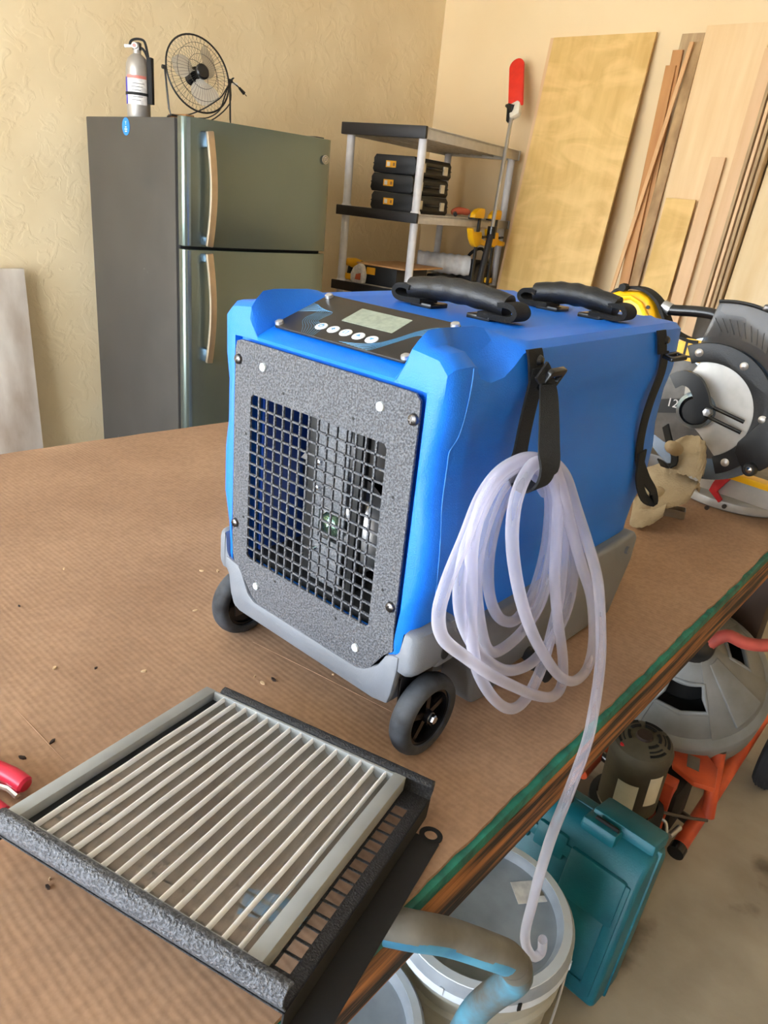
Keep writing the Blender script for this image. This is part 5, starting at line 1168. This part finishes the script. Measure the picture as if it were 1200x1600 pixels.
part('pack_print', MB().prism([(-.01, .02), (.03, .02), (.03, .06), (-.005, .05)], .0205, .022, frame(kl((-.385, .036, z3)), -e1, V((0, 0, 1)), -e2)), 'brick_red', pk_)

# pole saw leaning in the corner
ps = thing('pole_saw', 'pole saw with a red blade scabbard leaning in the corner by the rack', 'pole saw', tuple(AY(700, 640, 3.45)))
P = lambda px, py: AY(px, py, 3.45 + (455 - py) / 370 * .52)
top_, neck, mid_, low = P(808, 95), P(800, 178), P(768, 362), P(745, 455)
ext = low + (low - mid_) * (low.z / max(.05, (mid_.z - low.z))); 
part('pole', MB().tube([neck, mid_], .0125, 12), 'steel', ps, label='thin silver pole')
part('lower_pole', MB().tube([mid_, low, V((low.x + (low.x - mid_.x) * .9 * 3, low.y - .12, .02))], .021, 14), 'shelf_black', ps)
part('pole_clamp', MB().tube([mid_ + V((0, 0, .03)), mid_ - V((0, 0, .04))], .028, 14), 'gloss_black', ps)
b0, b1 = P(806, 160), top_
ax_ = (b1 - b0).normalized(); sx_ = V((1, 0, 0)) - ax_ * ax_.x; sx_.normalize()
SM = frame(b0, sx_, ax_, sx_.cross(ax_))
Lb = (b1 - b0).length
part('scabbard', MB().prism([(-.050, -.03), (.050, -.03)] + [(.050 * math.cos(a), Lb - .04 + .050 * math.sin(a)) for a in [PI * k / 10 for k in range(11)]], -.010, .010, SM), 'red_guard', ps, bevel=.005, label='red plastic blade scabbard')
part('gear_head', MB().prism([(-.035, -.10), (.03, -.09), (.036, -.02), (.02, .0), (-.04, -.01)], -.025, .018, SM), 'cream', ps, bevel=.008)
part('head_bracket', MB().prism([(-.055, -.115), (-.04, -.12), (-.038, -.005), (-.06, .0), (-.066, -.012), (-.052, -.03)], -.02, .02, SM), 'gloss_black', ps, bevel=.003)
part('head_joint', MB().tube([neck, neck + ax_ * .05, b0 - ax_ * .03], [.020, .034, .020], 12), 'gloss_black', ps)

# ------------------------------------------------------------------ boards leaning on the back wall
def panel(name, lab, x0, x1, zt_, yt_, lean, th, mat, skew=0.0, cat='board', xb0=None, xb1=None):
    b0_, b1_ = (x0 if xb0 is None else xb0) + skew, (x1 if xb1 is None else xb1) + skew
    mb = MB(); y0 = yt_ - lean
    mb.add([(x0, yt_ - th, zt_), (x1, yt_ - th, zt_), (b1_, y0 - th, .002), (b0_, y0 - th, .002), (x0, yt_, zt_), (x1, yt_, zt_), (b1_, y0, .002), (b0_, y0, .002)],
           [(0, 1, 2, 3), (7, 6, 5, 4), (0, 4, 5, 1), (1, 5, 6, 2), (2, 6, 7, 3), (3, 7, 4, 0)])
    return solo(name, mb, mat, lab, cat, bevel=.0015)
def px_x(px, py, y): return AY(px, py, y).x
def px_z(px, py, y): return AY(px, py, y).z
YW = YB - .008
panel('plywood_sheet', 'plywood sheet almost hidden behind the wide birch sheet on the back wall', px_x(862, 60, YW) , px_x(1015, 60, YW), px_z(864, 60, YW), YW, .30, .012, 'pine', cat='plywood')
panel('plywood_sheet', 'wide birch plywood sheet leaning on the back wall beside the pole saw', px_x(868, 57, YW - .02), px_x(1028, 49, YW - .02), 2.465, YW - .018, .315, .018, 'ply_birch', cat='plywood')
panel('board', 'dull grey brown board at the back of the lumber pile, topmost on its left', px_x(1068, 54, YW), px_x(1112, 54, YW), px_z(1085, 53, YW), YW, .20, .018, 'ply_side')
panel('plywood_sheet', 'tall pale plywood panel in the middle of the lumber pile', px_x(1107, 42, YW - .02), px_x(1205, 60, YW - .02), px_z(1108, 41, YW - .02), YW - .022, .20, .018, 'ply_pale', cat='plywood')
def strip(name, lab, tp, bt, w_, th, mat, yt_, yb__, cat='board', z0=.0):
    a = AY(*tp, yt_); b = AY(*bt, yb__)
    if z0 is not None: t = (a.z - .002) / (a.z - b.z); b = a + (b - a) * t
    M_ = MB(); h = w_ / 2
    M_.add([(a.x - h, a.y, a.z), (a.x + h, a.y, a.z), (b.x + h, b.y, b.z), (b.x - h, b.y, b.z), (a.x - h, a.y - th, a.z), (a.x + h, a.y - th, a.z), (b.x + h, b.y - th, b.z), (b.x - h, b.y - th, b.z)],
           [(0, 1, 2, 3), (7, 6, 5, 4), (0, 4, 5, 1), (1, 5, 6, 2), (2, 6, 7, 3), (3, 7, 4, 0)])
    return solo(name, M_, mat, lab, cat, bevel=.001)
Y1 = YW - .03
strip('board', 'dark cedar strip, the taller one of the two at the left of the lumber pile', (1061, 79), (985, 452), .058, .018, 'cedar', Y1, Y1 - .10)
strip('board', 'dark cedar strip, the shorter one of the two at the left of the lumber pile', (1050, 103), (974, 455), .058, .018, 'cedar', Y1 - .022, Y1 - .13)
strip('board', 'rough particle board strip with a torn edge leaning in the lumber pile', (1092, 66), (990, 452), .055, .016, 'osb', Y1 - .004, Y1 - .15)
strip('board', 'thin light wooden lath bowed across the cedar strips', (1082, 66), (957, 452), .022, .012, 'cedar_light', Y1 - .045, Y1 - .17)
Y2 = YW - .05
panel('board', 'long narrow pine board right of the tall pale plywood panel', px_x(1196, 80, Y2), px_x(1222, 80, Y2), 2.36, Y2, .22, .018, 'pine')
for k, (c_, mt_) in enumerate([('first', 'ply_side'), ('second', 'pine'), ('third', 'ply_side'), ('fourth', 'ply_side')]):
    x0_ = px_x(1212, 120, Y2) + .026 * k
    panel('board', 'thin board seen edge on in the lumber pile, %s from the left' % c_, x0_ + .004, x0_ + .020, 2.30 - .02 * k, Y2 - .01, .26, .09, mt_)
panel('board', 'short pinkish pine strip in front of the tall pale panel', px_x(1113, 247, YW - .11), px_x(1135, 247, YW - .11), px_z(1124, 246, YW - .11), YW - .11, .20, .016, 'pine')
panel('plywood_sheet', 'short narrow birch plywood offcut at the front of the lumber pile', px_x(1042, 311, YW - .15), px_x(1089, 311, YW - .15), px_z(1065, 311, YW - .15), YW - .15, .19, .014, 'ply_birch', cat='plywood')
xr_ = px_x(1216, 240, YW - .02)
panel('plywood_sheet', 'large pale plywood sheet at the right border with a glossy face', xr_, xr_ + .80, 2.44, YW - .02, .40, .018, 'ply_gloss', cat='plywood')
